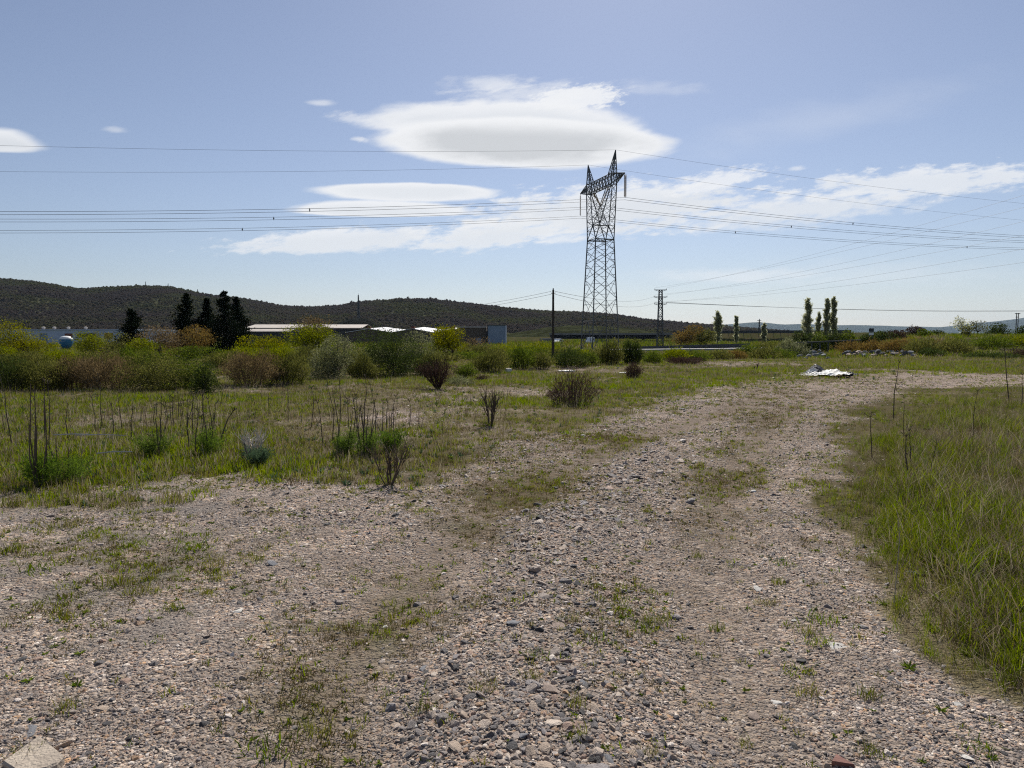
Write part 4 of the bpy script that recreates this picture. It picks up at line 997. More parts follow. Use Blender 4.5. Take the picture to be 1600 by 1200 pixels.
    def string(p, q, n):
        mb = MB(); ax = (q - p)
        mb.tube([p, q], .045, 5)
        for i in range(n):
            c = lerp(p, q, .08 + .86 * i / (n - 1)); u = ax / np.linalg.norm(ax)
            mb.tube([c - u * .05, c, c + u * .05], [.07, .15, .07], 8)
        return mb.build('insulator_string', M['insulator'], root)
    string(pl(9.3, 0, 28.2), pl(9.3, 0, 24.3), 22); string(pl(9.15, .3, 28.2), pl(9.15, .3, 24.3), 22).name = 'insulator_string'
    string(pl(-9.3, 0, 28.2), pl(-9.3, 0, 24.1), 22)
    string(pl(3.3, 0, 27.3), pl(0, 0, 24.4), 20); string(pl(-3.3, 0, 27.3), pl(0, 0, 24.4), 20)
    return root
big_pylon()

def edge_y(P0, D, px):
    """distance along D (horizontal) at which the line reaches photo column px"""
    u = (px - 800) / FP
    lo, hi = 0.0, 400.0
    # x = u * depth with depth = y*CT (height term is tiny)
    return (u * P0[1] * CT - P0[0]) / (D[0] - u * D[1] * CT)
def span(P0, D, px, py, sag_c, L):
    """parabola leaving P0 along D that passes photo point (px, py)"""
    t1 = edge_y(P0, D, px); Yt = P0[1] + D[1] * t1
    z1 = at(px, py, Yt)[2]
    b = (z1 - P0[2] - sag_c * t1 * t1) / t1
    t = np.linspace(0, L, 90)
    return np.stack([P0[0] + D[0] * t, P0[1] + D[1] * t, P0[2] + b * t + sag_c * t * t], 1)
def wire_bundle(label, P0, D, px, py, spacers, L=300, sag=3.0e-4):
    pts = span(P0, D, px, py, sag, L)
    root = empty('power_line', P0, label=label, cat='power line', group='twin conductors of the high-voltage line')
    off = pts - P0
    for dz in (.2, -.2):
        MB().tube(off + [0, 0, dz], .026, 5).build('conductor', M['cable'], root)
    dist = np.linalg.norm(off[:, :2], axis=1)
    for sd in spacers:
        i = int(np.argmin(abs(dist - sd))); c = off[i]
        MB().tube([c + [0, 0, .26], c - [0, 0, .26]], .05, 5).box(c, (.16, .16, .16)).build('spacer', M['cable'], root)
def wp(a, z): return np.array([PX0, PY0, 0]) + AX * a + np.array([0, 0, z])
DL, DR = -LX, LX
wire_bundle('upper twin conductors running left from the near arm of the pylon', wp(9.3, 24.1), DL, 0, 333, (50, 110), 150)
wire_bundle('middle twin conductors running left from the pylon window', wp(0, 24.2), DL, 0, 344.5, (55, 115), 150)
wire_bundle('lowest twin conductors running left from the far arm of the pylon', wp(-9.3, 23.9), DL, 0, 362, (60, 120), 150)
wire_bundle('upper twin conductors running right from the near arm of the pylon', wp(9.3, 24.1), DR, 1600, 370.5, (46, 110), 280)
wire_bundle('middle twin conductors running right from the pylon window', wp(0, 24.2), DR, 1600, 378, (41, 104), 280)
wire_bundle('lowest twin conductors running right from the far arm of the pylon', wp(-9.3, 23.9), DR, 1600, 389, (34, 98), 280)
for lb, a, D, px, py in (('higher thin earth wire running left from the pylon peak', 5.75, DL, 0, 227), ('lower thin earth wire running left from the pylon peak', -5.75, DL, 0, 268), ('higher thin earth wire running right from the pylon peak', 5.75, DR, 1600, 319), ('lower thin earth wire running right from the pylon peak', -5.75, DR, 1600, 345)):
    P0 = wp(a, 32.9); pts = span(P0, D, px, py, 2.4e-4, 150 if D is DL else 280)
    o = MB().tube(pts - P0, .015, 4).build('earth_wire', M['cable']); o.location = [*P0]; tag(o, lb, 'power line', 'earth wires of the high-voltage line')

# ------------------------------------------------------------------ small lattice mast with three cross-arms, wooden pole, their wires
def small_mast():
    d = 150.0; p = at(1031, 540, d); x0 = p[0]; zb = float(H(x0, d)); z = lambda py: at(1031, py, d)[2]
    root = empty('lattice_mast', (x0, d, zb), label='small narrow lattice mast with three short cross-arms', cat='pylon')
    zt = z(453) - zb; b = .62; t = .30
    cs = [(-1, -1), (1, -1), (1, 1), (-1, 1)]
    f = lambda c, q: np.array([c[0] * (b + (t - b) * q), c[1] * (b + (t - b) * q), zt * q])
    for c in cs: MB().tube([f(c, -.02), f(c, 1)], .075, 4).build('leg', M['steel'], root)
    mb = MB()
    for i in range(4): xpanel(mb, f(cs[i], 0), f(cs[i], 1), f(cs[(i + 1) % 4], 0), f(cs[(i + 1) % 4], 1), 13, .055, zig=True)
    mb.build('body_bracing', M['steel'], root)
    for py, w in ((453, 9.5), (464, 10.5), (475, 9.5)):
        zz = z(py) - zb; L = w * d / FP; mb = MB()
        mb.box((0, 0, zz), (L * 2, .18, .14))
        for s in (-1, 1): mb.tube([[s * L * .95, 0, zz], [s * .35, 0, zz - .3]], .03, 4)
        a = mb.build('cross_arm', M['steel'], root)
        for s in (-1, 1):
            ib = MB().tube([[s * L * .95, 0, zz + .05], [s * L * .95, 0, zz + .3]], [.06, .04], 6); ib.build('insulator', M['insulator'], a)
    return x0, d, {py: z(py) + .45 for py in (453, 464, 475)}
mx, md, mz = small_mast()
k = 0
def cable(label, a, b, sag, r=.02, group=None):
    a, b = np.array(a, float), np.array(b, float); t = np.linspace(0, 1, 40)
    pts = a + (b - a) * t[:, None]; pts[:, 2] -= 4 * sag * t * (1 - t)
    o = MB().tube(pts - a, r, 4).build('cable', M['cable']); o.location = [*a]
    return tag(o, label, 'power line', group)
names = ['topmost', 'second from top', 'third from top', 'third from bottom', 'second from bottom', 'lowest']
for i, (s, py, ey) in enumerate([(1, 453, 305), (-1, 453, 324), (1, 464, 346), (-1, 464, 368), (1, 475, 389), (-1, 475, 410)]):
    a = np.array([mx + s * 1.25, md, mz[py]]); e = at(1600, ey, 66); e2 = a + (e - a) * 1.5; 
    t = np.linspace(0, 1, 50); sag = 1.5
    e2[2] += 4 * sag * (1 / 1.5) * (1 - 1 / 1.5) * 1.5
    pts = a + (e2 - a) * t[:, None]; pts[:, 2] -= 4 * sag * t * (1 - t)
    o = MB().tube(pts - a, .009, 4).build('cable', M['cable']); o.location = [*a]
    tag(o, names[i] + ' of the cables rising from the small mast to the upper right', 'power line', 'cables rising to the right')
far = at(1700, 484, 260)
for i, (s, lb) in enumerate(((1, 'near cable of the pair running level to the right from the small mast'), (-1, 'far cable of the pair running level to the right from the small mast'))):
    cable(lb, (mx + s * 1.2, md, mz[475] - .1), (far[0], far[1], far[2] + i * .35), 1.2, .03, 'level cables right of the mast')

def wood_pole():
    d = 50.0; p = at(864, 560, d); zb = float(H(p[0], d)); zt = at(864, 453, d)[2] - zb
    root = empty('utility_pole', (p[0], d, zb), label='dark wooden utility pole left of the big pylon', cat='utility pole')
    MB().tube([[0, 0, -.2], [0, 0, zt]], [.105, .07], 10).build('pole', M['wood'], root)
    mb = MB(); mb.tube([[0, 0, zt - .02], [0, 0, zt + .12]], [.05, .035], 8); mb.build('pole_cap', M['steel'], root)
    for s in (-1, 1): MB().tube([[s * .05, 0, zt - .25], [s * .14, 0, zt - .25], [s * .14, 0, zt - .12]], [.02, .02, .04], 6).build('insulator', M['insulator'], root)
    return np.array([p[0], d, zb + zt])
wt = wood_pole()
for i, (dz, lb) in enumerate(((-.1, 'upper thin cable running left from the wooden pole'), (-.3, 'lower thin cable running left from the wooden pole'))):
    cable(lb, wt + [-.14, 0, dz], at(610, 486 + 4 * i, 95), .5, .010, 'thin cables at the wooden pole')
for i, (dz, lb) in enumerate(((-.1, 'upper thin cable from the wooden pole to the small mast'), (-.3, 'lower thin cable from the wooden pole to the small mast'))):
    cable(lb, wt + [.14, 0, dz], (mx - 1.0, md, mz[464] - .2 - i * 1.4), .9, .012, 'thin cables at the wooden pole')

# ------------------------------------------------------------------ hills and far ridge
RNGH = np.random.default_rng(3)
RID = np.array([(-900, 452), (-500, 446), (-200, 440), (0, 438), (60, 443), (130, 454), (180, 451), (235, 449), (270, 450), (330, 462), (400, 474), (440, 480), (490, 481), (530, 480), (570, 473), (620, 470), (680, 471), (740, 476), (790, 482), (850, 486), (910, 490), (960, 494), (1010, 500), (1060, 504), (1110, 508), (1160, 512), (1220, 517), (1280, 521), (1400, 523), (1600, 524)], float)
def hill():
    px = np.linspace(-700, 1330, 210); rows = np.linspace(0, 1, 46)
    V = []
    for t in rows:
        for p in px:
            d0, d1 = 640 + .10 * p * (p > 0), 1500
            u = (p - 800) / FP; yy = np.interp(p, RID[:, 0], RID[:, 1])
            zr = CAMZ + (522 - yy) / FP * 1500 - 2.5
            Y = d0 + (d1 - d0) * min(t / .72, 1) + max(t - .72, 0) * 2200
            X = u * Y
            prof = smooth(0, 1, min(t / .72, 1)) if t <= .72 else 1 - .75 * ((t - .72) / .28) ** 1.5
            n = (fbm(X * .006, Y * .004, 8, 4) - .5) * 26 * prof * (1 - .85 * (abs(t - .72) < .06)) * min(1, zr / 60 + .05)
            V.append((X, Y, max(-2.0, -2.0 + (zr + 2.0) * prof + n)))
    V = np.array(V); nA = len(px)
    i = np.arange(len(rows) - 1)[:, None] * nA; j = np.arange(nA - 1)[None, :]
    q = np.stack([i + j, i + j + 1, i + nA + j + 1, i + nA + j], -1).reshape(-1, 4)
    m = mat('hillside_soil', (.045, .04, .03), .95, (.06, .062, .032), .012)
    o = MB().add(V, q).build('hill', m, smooth_=True); tag(o, 'long dark wooded hill behind the plain', kind='structure')
    # wood on the hill
    c = V[q]                                            # quads
    area = np.linalg.norm(np.cross(c[:, 1] - c[:, 0], c[:, 3] - c[:, 0]), axis=1)
    # no trees where the hill has run out to the plain
    keep = (c[:, :, 2].max(1) > 2); area = area * keep * np.where(q[:, 0] // nA > 36, .25, 1)
    n = 95000
    k = RNGH.choice(len(q), n, p=area / area.sum()); a, b = RNGH.random(n), RNGH.random(n)
    P = (c[k, 0] * ((1 - a) * (1 - b))[:, None] + c[k, 1] * (a * (1 - b))[:, None] + c[k, 2] * (a * b)[:, None] + c[k, 3] * ((1 - a) * b)[:, None])
    def crown(rng, tall):
        mb = MB(); m_ = 70; d = rng.normal(size=(m_, 3)); d /= np.linalg.norm(d, axis=1)[:, None]; d[:, 2] = abs(d[:, 2])
        r = rng.uniform(.55, 1.1, m_)
        p = d * r[:, None] * [1, 1, tall] + [0, 0, .35 * tall]
        mb.leaves(p, d + rng.normal(size=(m_, 3)) * .6, .75, .5, rng); mb.tube([[0, 0, -.2], [0, 0, tall]], [.08, .03], 3)
        return mb.build('crown', M['hill'], link=False)
    src = [crown(RNGH, t) for t in (.8, 1.0, 1.2, 1.5, 1.0, .9)]
    s = RNGH.uniform(1.1, 2.3, n) * (1 + .35 * (RNGH.random(n) < .06))
    scatter('hill_forest', P, np.stack([np.zeros(n), np.zeros(n), RNGH.uniform(0, 6.28, n)], 1), np.repeat(s[:, None], 3, 1) * [1, 1, 1.1], RNGH.integers(0, 6, n), src, 'far-off brown and dark green wood covering the hill')
hill()
def ridge(name, label, prof, d, col, depth):
    px = np.linspace(prof[0][0], prof[-1][0], 220); pr = np.array(prof, float); V = []
    for t in np.linspace(0, 1, 14):
        Y = d + depth * (t - .5)
        for p in px:
            zr = CAMZ + (522 - np.interp(p, pr[:, 0], pr[:, 1])) / FP * d
            zr += (fbm(p * .02, .3, 4, 4) - .5) * zr * .12
            V.append(((p - 800) / FP * Y, Y, -3 + (zr + 3) * math.sin(math.pi * t) ** .8 * (1 + .12 * (fbm(p * .03, t * 6, 6, 3) - .5))))
    nA = len(px); i = np.arange(13)[:, None] * nA; j = np.arange(nA - 1)[None, :]
    q = np.stack([i + j, i + j + 1, i + nA + j + 1, i + nA + j], -1).reshape(-1, 4)
    o = MB().add(np.array(V), q).build(name, mat(name + '_soil', col, .95, tuple(c * .45 for c in col), .12 if name == 'foothill' else .004), smooth_=True)
    return tag(o, label, kind='structure')
ridge('far_ridge', 'pale blue mountain ridge on the far horizon', [(1000, 521), (1090, 512), (1130, 507), (1180, 504), (1220, 507), (1260, 506), (1310, 508), (1380, 509), (1430, 511), (1470, 511), (1520, 505), (1560, 501), (1600, 497), (1660, 492), (1760, 488)], 13500, (.035, .045, .03), 3000)
ridge('foothill', 'low dark wooded knoll before the hill', [(505, 520), (530, 505), (552, 498), (575, 499), (600, 512), (620, 520)], 560, (.02, .022, .02), 120)
ridge('foothill', 'low green knoll behind the road bridge', [(780, 524), (820, 518), (850, 512), (890, 509), (940, 510), (990, 514), (1040, 522)], 520, (.045, .05, .025), 140)

# ------------------------------------------------------------------ buildings
def bx(parent, name, px0, px1, py0, py1, d, dep, m, z0=None, proud=0.0):
    a = at(px0, py0, d - proud); b = at(px1, py1, d - proud)
    zt = a[2]; zb = b[2] if z0 is None else z0
    c = np.array([(a[0] + b[0]) / 2, d - proud + dep / 2, (zt + zb) / 2]) - np.array(parent.location)
    return MB().box(c, (abs(b[0] - a[0]), dep, zt - zb)).build(name, M[m], parent)
def base(px, d): x = at(px, 530, d)[0]; return (x, d, float(H(x, d)))
d = 180; b = empty('industrial_hall', base(60, d), label='long low white hall tinted blue as in shade behind the left trees', cat='building')
zg = float(H(b.location.x, d)) - .3
bx(b, 'wall', -120, 214, 516, 540, d, 24, 'wall_w', zg); bx(b, 'roof_edge', -121, 215, 514.6, 516, d, 24.4, 'wall_w', proud=.2)
bx(b, 'door', 62, 74, 521, 545, d, .2, 'wall_bl', zg, .1); bx(b, 'red_panel', 101, 113, 521, 527, d, .2, 'red', proud=.12); bx(b, 'ochre_panel', 163, 176, 520, 529, d, .2, 'yellow', proud=.12); bx(b, 'dark_window_band', 120, 150, 521, 526, d, .2, 'glass', proud=.1)
for px in (68, 85, 107, 134):
    p = at(px, 514, d + 3); MB().lathe([(.22, 0), (.22, .2), (.42, .32), (.38, .6), (.2, .72), (0, .75)], p - np.array(b.location) - [0, 0, .15]).build('roof_vent', M['roof_t'], b)
d = 140; b = empty('storage_tank', base(103.5, d), label='round blue tank with a white domed top behind the left trees', cat='tank')
p = at(103.5, 536, d) - np.array(b.location); zt = at(103.5, 530, d)[2] - b.location.z; r = 9.2 * d / FP
MB().lathe([(0, zt - 2.6), (.25, zt - 2.6), (r * .75, zt - 1.3), (r, zt - .9), (r, zt)], (p[0], 0, 0), 20).build('tank_body', M['blue'], b, True)
MB().lathe([(r * 1.01, zt), (r * .95, zt + .25), (r * .7, zt + .5), (r * .3, zt + .62), (0, zt + .65)], (p[0], 0, 0), 20).build('tank_dome', M['white'], b, True)
for a in range(4):
    q = np.array([p[0] + math.cos(a * 1.57 + .78) * r * .8, math.sin(a * 1.57 + .78) * r * .8, 0]); MB().tube([q, q + [0, 0, zt - 1.2]], .06, 5).build('tank_leg', M['steel'], b)

def gable_roof(parent, name, x0, x1, d0, d1, ze, zr, m, th=.12):
    """ridge runs left-right; slopes face the camera and away"""
    L = np.array(parent.location); ym = (d0 + d1) / 2; mb = MB()
    for ya, yb in ((d0, ym), (d1, ym)):
        v = [(x0, ya, ze), (x1, ya, ze), (x1, yb, zr), (x0, yb, zr)]
        v = np.array(v) - L; w = v + [0, 0, -th]
        mb.add(np.concatenate([v, w]), [[0, 1, 2, 3], [7, 6, 5, 4], [0, 4, 5, 1], [1, 5, 6, 2], [2, 6, 7, 3], [3, 7, 4, 0]])
    return mb.build(name, M[m], parent)
d = 225; b = empty('long_shed', base(470, d), label='long dark shed with a thin pale roof right of the pines', cat='building'); zg = float(H(b.location.x, d)) - .3
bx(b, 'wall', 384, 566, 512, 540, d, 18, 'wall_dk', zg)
xa, xb = at(382, 510, d)[0], at(566, 510, d)[0]
gable_roof(b, 'roof', xa, xb, d - .6, d + 19, at(382, 512.5, d)[2], at(382, 507, d + 9)[2], 'roof_t')
d = 205; b = empty('low_shed', base(420, d), label='lower pale-roofed shed in front of the long shed', cat='building'); zg = float(H(b.location.x, d)) - .3
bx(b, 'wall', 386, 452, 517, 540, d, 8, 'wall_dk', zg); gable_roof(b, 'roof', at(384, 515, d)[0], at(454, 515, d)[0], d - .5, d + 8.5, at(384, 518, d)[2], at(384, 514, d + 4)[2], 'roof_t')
d = 190; b = empty('gabled_sheds', base(640, d), label='row of sheds with bright white sheet roofs and dark gables', cat='building'); zg = float(H(b.location.x, d)) - .3
L = np.array(b.location)
for px0, px1, ap in ((540, 612, 576), (612, 677, 645), (677, 742, 708)):
    x0, x1, xm = at(px0, 515, d)[0], at(px1, 515, d)[0], at(ap, 515, d)[0]
    ze = at(px0, 519.5, d)[2]; zr = at(px0, 513.6, d)[2]; y0, y1 = d, d + 26
    MB().add(np.array([(x0, y0, zg), (x1, y0, zg), (x1, y0, ze), (xm, y0, zr), (x0, y0, ze), (x0, y1, zg), (x1, y1, zg), (x1, y1, ze), (xm, y1, zr), (x0, y1, ze)]) - L, [[0, 1, 2, 4], [5, 9, 7, 6], [0, 5, 6, 1], [1, 6, 7, 2], [4, 9, 5, 0]]).add(np.array([(x1, y0, ze), (xm, y0, zr), (x0, y0, ze), (x1, y1, ze), (xm, y1, zr), (x0, y1, ze)]) - L, [[0, 1, 2], [3, 5, 4]]).build('gable_wall', M['wall_br'], b)
    v = np.array([(x0 - .1, y0 - .3, ze + .06), (xm, y0 - .3, zr + .06), (x1 + .1, y0 - .3, ze + .06), (x0 - .1, y1, ze + .9), (xm, y1, zr + .7), (x1 + .1, y1, ze + .9)]) - L
    MB().add(np.concatenate([v, v - [0, 0, .14]]), [[0, 1, 4, 3], [1, 2, 5, 4], [6, 9, 10, 7], [7, 10, 11, 8], [0, 6, 7, 1], [1, 7, 8, 2]]).build('roof', M['roof_w'], b)
    MB().box(np.array([xm, y0 + .6, zr + .25]) - L, (1.0, 1.0, .7)).build('chimney', M['red'], b)
d = 172; b = empty('brick_hall', base(740, d), label='brown brick hall with a pale roof strip left of the blue-grey block', cat='building'); zg = float(H(b.location.x, d)) - .3
bx(b, 'wall', 714, 760, 512, 545, d, 14, 'wall_br', zg); bx(b, 'roof_edge', 712, 760, 510, 512, d, 14.4, 'roof_t', proud=.25); bx(b, 'door', 744, 752, 528, 545, d, .2, 'wall_bl', zg, .1)
d = 170; b = empty('cladded_block', base(776, d), label='square blue-grey cladded block left of the wooden pole', cat='building'); zg = float(H(b.location.x, d)) - .3
bx(b, 'wall', 761.5, 791, 508.5, 545, d, 12, 'wall_bl', zg); bx(b, 'roof_edge', 761, 791.5, 507.6, 508.5, d, 12.3, 'wall_dk', proud=.15); bx(b, 'corner_trim', 789.5, 791.3, 508.5, 545, d, .2, 'wall_w', zg, .1); bx(b, 'corner_trim', 761.2, 762.4, 508.5, 545, d, .2, 'wall_dk', zg, .1)

# ------------------------------------------------------------------ road bridge, embankments, road, rails, sign, cars
d = 235; b = empty('road_bridge', base(960, d), label='long dark concrete road bridge behind the pylon', cat='bridge'); L = np.array(b.location)
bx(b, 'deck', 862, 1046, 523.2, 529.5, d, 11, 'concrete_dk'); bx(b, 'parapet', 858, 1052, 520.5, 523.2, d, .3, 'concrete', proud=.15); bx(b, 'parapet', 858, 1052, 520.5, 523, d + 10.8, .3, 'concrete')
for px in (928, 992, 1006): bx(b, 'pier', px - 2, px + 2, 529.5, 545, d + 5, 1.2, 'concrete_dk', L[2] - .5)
z1, z0 = at(870, 528.5, d)[2], L[2] - .4; xa, xb, xc = at(858, 529, d)[0], at(872, 529, d)[0], at(893, 541, d)[0]
v = np.array([(xa - 3, d - 1, z0), (xc, d - 1, z0), (xb, d - 1, z1), (xa - 3, d - 1, z1), (xa - 3, d + 12, z0), (xc, d + 12, z0), (xb, d + 12, z1), (xa - 3, d + 12, z1)]) - L
MB().add(v, [[0, 1, 2, 3], [7, 6, 5, 4], [1, 5, 6, 2], [3, 2, 6, 7], [0, 3, 7, 4]]).build('abutment', M['concrete'], b)
def embank(label, px0, px1, top, d, w, slope, endfall=(10, 10)):
    px = np.linspace(px0, px1, 60); V = []
    for p in px:
        x = at(p, 530, d)[0]; zg = float(H(x, d)) - .5; zt = at(p, top if np.isscalar(top) else np.interp(p, [px0, px1], top), d)[2]
        f = float(smooth(px0, px0 + endfall[0], p) * smooth(px1, px1 - endfall[1], p)); zt = zg + (zt - zg) * f
        for y, z in ((d - slope, zg), (d - slope * .5, (zg + zt) / 2 + .25 * (vnoise(p * .2, 1) - .5)), (d, zt), (d + w, zt), (d + w + slope, zg)): V.append((x, y, z))
    i = np.arange(59)[:, None] * 5; j = np.arange(4)[None, :]
    q = np.stack([i + j, i + 5 + j, i + 6 + j, i + 1 + j], -1).reshape(-1, 4)
    o = MB().add(np.array(V), q).build('embankment', mat('embankment_grass', (.075, .08, .03), .95, (.10, .085, .045), .4, bump=.6, bscale=3), smooth_=False); tag(o, label, kind='structure')
embank('grassy road embankment left of the bridge', 640, 868, 527, 238, 9, 7, (120, 6))
embank('road embankment right of the bridge', 1040, 1460, (522, 518.5), 240, 9, 8, (5, 30))
def rail(label, px0, px1, py0, py1, d0, d1, h, posts, m='rail', group=None, zoff=None):
    a, c = at(px0, py0, d0), at(px1, py1, d1); ga, gc = float(H(a[0], a[1])), float(H(c[0], c[1]))
    root = empty('guard_rail', (a[0], a[1], ga), label=label, cat='guard rail', group=group); L = np.array(root.location)
    v = c - a; n = np.array([v[1], -v[0], 0]) / np.hypot(v[0], v[1]); mb = MB()
    prof = [(0, h * .5), (.05, h * .3), (0, h * .05), (.05, -h * .2), (0, -h * .5)]
    V = [p - L + n * o_ + [0, 0, z_] for p in (a, c) for o_, z_ in prof]; V2 = [q_ - n * .03 for q_ in V]
    mb.add(V, [[i, i + 1, i + 6, i + 5] for i in range(4)]); mb.add(V2, [[i + 5, i + 6, i + 1, i] for i in range(4)]); mb.build('rail_beam', M[m], root)
    for t in np.linspace(.02, .98, posts):
        p = lerp(a, c, t); g = float(H(p[0], p[1])); g = min(g, p[2] - .5)
        MB().box(np.array([p[0], p[1] + .1, (p[2] + g - .3) / 2]) - L, (.12, .12, p[2] - g + .3)).build('rail_post', M[m], root)
rail('guard rail along the road under the small mast', 1000, 1172, 544.5, 539.5, 128, 140, .75, 22)
rail('guard rail below the dark hedge under the poplars', 1240, 1345, 536, 531.5, 92, 100, .2, 9)
rail('long guard rail on top of the right embankment', 1052, 1330, 519.2, 517.8, 238, 238, .9, 24)
def road():
    V = []
    for px, d in ((940, 124), (1000, 126), (1060, 130), (1120, 134), (1180, 138), (1260, 142)):
        x = at(px, 540, d)[0]
        for w in (-4.2, -3.9, 3.9, 4.2):
            dz = .25 if abs(w) < 4 else -.4
            V.append((x + w * .2, d + w, float(H(x, d)) + dz))
    i = np.arange(5)[:, None] * 4; j = np.arange(3)[None, :]
    o = MB().add(np.array(V), np.stack([i + j, i + 4 + j, i + 5 + j, i + 1 + j], -1).reshape(-1, 4)).build('road', M['road']); tag(o, 'pale asphalt road passing below the small mast', kind='structure')
road()
def sign():
    d = 92; p = at(1361, 530, d); zb = float(H(p[0], d)); root = empty('road_sign', (p[0], d, zb), label='pale double-panel road sign on posts seen from its back', cat='road sign')
    w = 7.5 * d / FP; z = lambda py: at(1361, py, d)[2] - zb
    for s in (-1, 1): MB().tube([[s * w * .3, .06, -.2], [s * w * .3, .06, z(513)]], .035, 6).build('post', M['rail'], root)
    for (a, b_, m) in ((513, 518.4, 'rail'), (519, 524.2, 'white')):
        f = MB().box((0, 0, (z(a) + z(b_)) / 2), (w, .04, z(a) - z(b_))).build('panel', M[m], root)
        MB().box((0, -.03, z(a) - .04), (w * 1.03, .03, .05)).box((0, -.03, z(b_) + .04), (w * 1.03, .03, .05)).build('panel_frame', M['rail'], f)
sign()
def road_car(label, px, py, d, van):
    p = at(px, py, d); g = float(H(p[0], d)) + .05; root = empty('parked_car', (p[0], d, g), 1.25, label=label, cat='car', group='white cars under the bridge')
    h = 1.9 if van else 1.45; L = 4.3
    prof = [(-L / 2, .35), (-L / 2, .8), (-L * .36, .9), (-L * .22, h), (L * (.45 if van else .22), h), (L * (.5 if van else .36), .95), (L / 2, .85), (L / 2, .35)]
    n = len(prof); v = np.array([(x, -.85, z) for x, z in prof] + [(x, .85, z) for x, z in prof])
    mb = MB().add(v, [[i, (i + 1) % n, n + (i + 1) % n, n + i] for i in range(n)])
    for o_ in (0, n): mb.add(v[o_:o_ + n], [[0, 1, 2, 7], [2, 5, 6, 7], [2, 3, 4, 5]] if o_ else [[7, 2, 1, 0], [7, 6, 5, 2], [5, 4, 3, 2]])
    mb.build('body', M['white'], root)
    for s in (-.86, .86):
        MB().box((.0 if not van else .3, s, .62 * h + .15), (L * .42, .02, h * .26), taper=1).build('side_window', M['glass'], root)
        for x in (-1.35, 1.35):
            w_ = MB(); a = np.linspace(0, 2 * math.pi, 15)[:-1]
            w_.tube([[x, s - .1, .32], [x, s + .1, .32]], .32, 14); w_.add([[x + math.cos(t) * .31, s + math.copysign(.101, s), .32 + math.sin(t) * .31] for t in a], [list(range(14))]).build('wheel', M['rubber'], root)
road_car('white car beneath the bridge right of the wooden pole', 872, 541, 205, False)
road_car('white van beneath the bridge beside the pylon leg', 922, 540, 205, True)

# masts on the skyline
def thin_mast(label, px, top, base_py, d, w, arms=(), name='radio_mast', cat='mast'):
    a, c = at(px, base_py, d), at(px, top, d); root = empty(name, a, label=label, cat=cat); h = c[2] - a[2]; k = w * d / FP
    cs = [(-1, -.6), (1, -.6), (0, 1)]; mb = MB()
    f = lambda c_, q: np.array([c_[0] * k * (1 - .8 * q), c_[1] * k * (1 - .8 * q), h * q])
    for c_ in cs: mb.tube([f(c_, -.03), f(c_, 1)], k * .28 + .05, 4)
    for i in range(3): xpanel(mb, f(cs[i], 0), f(cs[i], 1), f(cs[(i + 1) % 3], 0), f(cs[(i + 1) % 3], 1), 9, k * .12 + .03, zig=True)
    mb.build('mast_lattice', M['steel'], root)
    MB().tube([[0, 0, h * .96], [0, 0, h * 1.06]], .12, 5).build('antenna', M['steel'], root)
    for q in arms: MB().box((0, 0, h * q), (k * 5, .3, .3)).build('cross_arm', M['steel'], root)
thin_mast('thin pale mast rising above the dark knoll in the middle', 560.5, 461, 502, 600, 1.6)
thin_mast('left tiny mast on the left hill crest', 228, 440, 451, 1495, .8); thin_mast('middle tiny mast on the left hill crest', 263, 443, 452, 1495, .8); thin_mast('right tiny mast on the left hill crest', 309, 452, 460, 1495, .8)
thin_mast('tiny far pylon right of the small single poplar', 1186, 499, 519, 420, 1.2, (.75, .9), 'lattice_mast', 'pylon')
def hpole():
    d = 105; p = at(1588.5, 520, d); zb = float(H(p[0], d)); zt = at(1588, 489, d)[2] - zb
    root = empty('utility_pole', (p[0], d, zb), label='H-shaped double power pole at the right frame edge', cat='utility pole')
    for s in (-1, 1): MB().tube([[s * .13, 0, -.2], [s * .13, 0, zt]], [.07, .05], 7).build('pole', M['wood'], root)
    MB().box((0, 0, zt - .1), (.75, .1, .1)).build('cross_arm', M['wood'], root); MB().box((0, 0, zt - .6), (.5, .08, .08)).build('brace', M['wood'], root)
hpole()

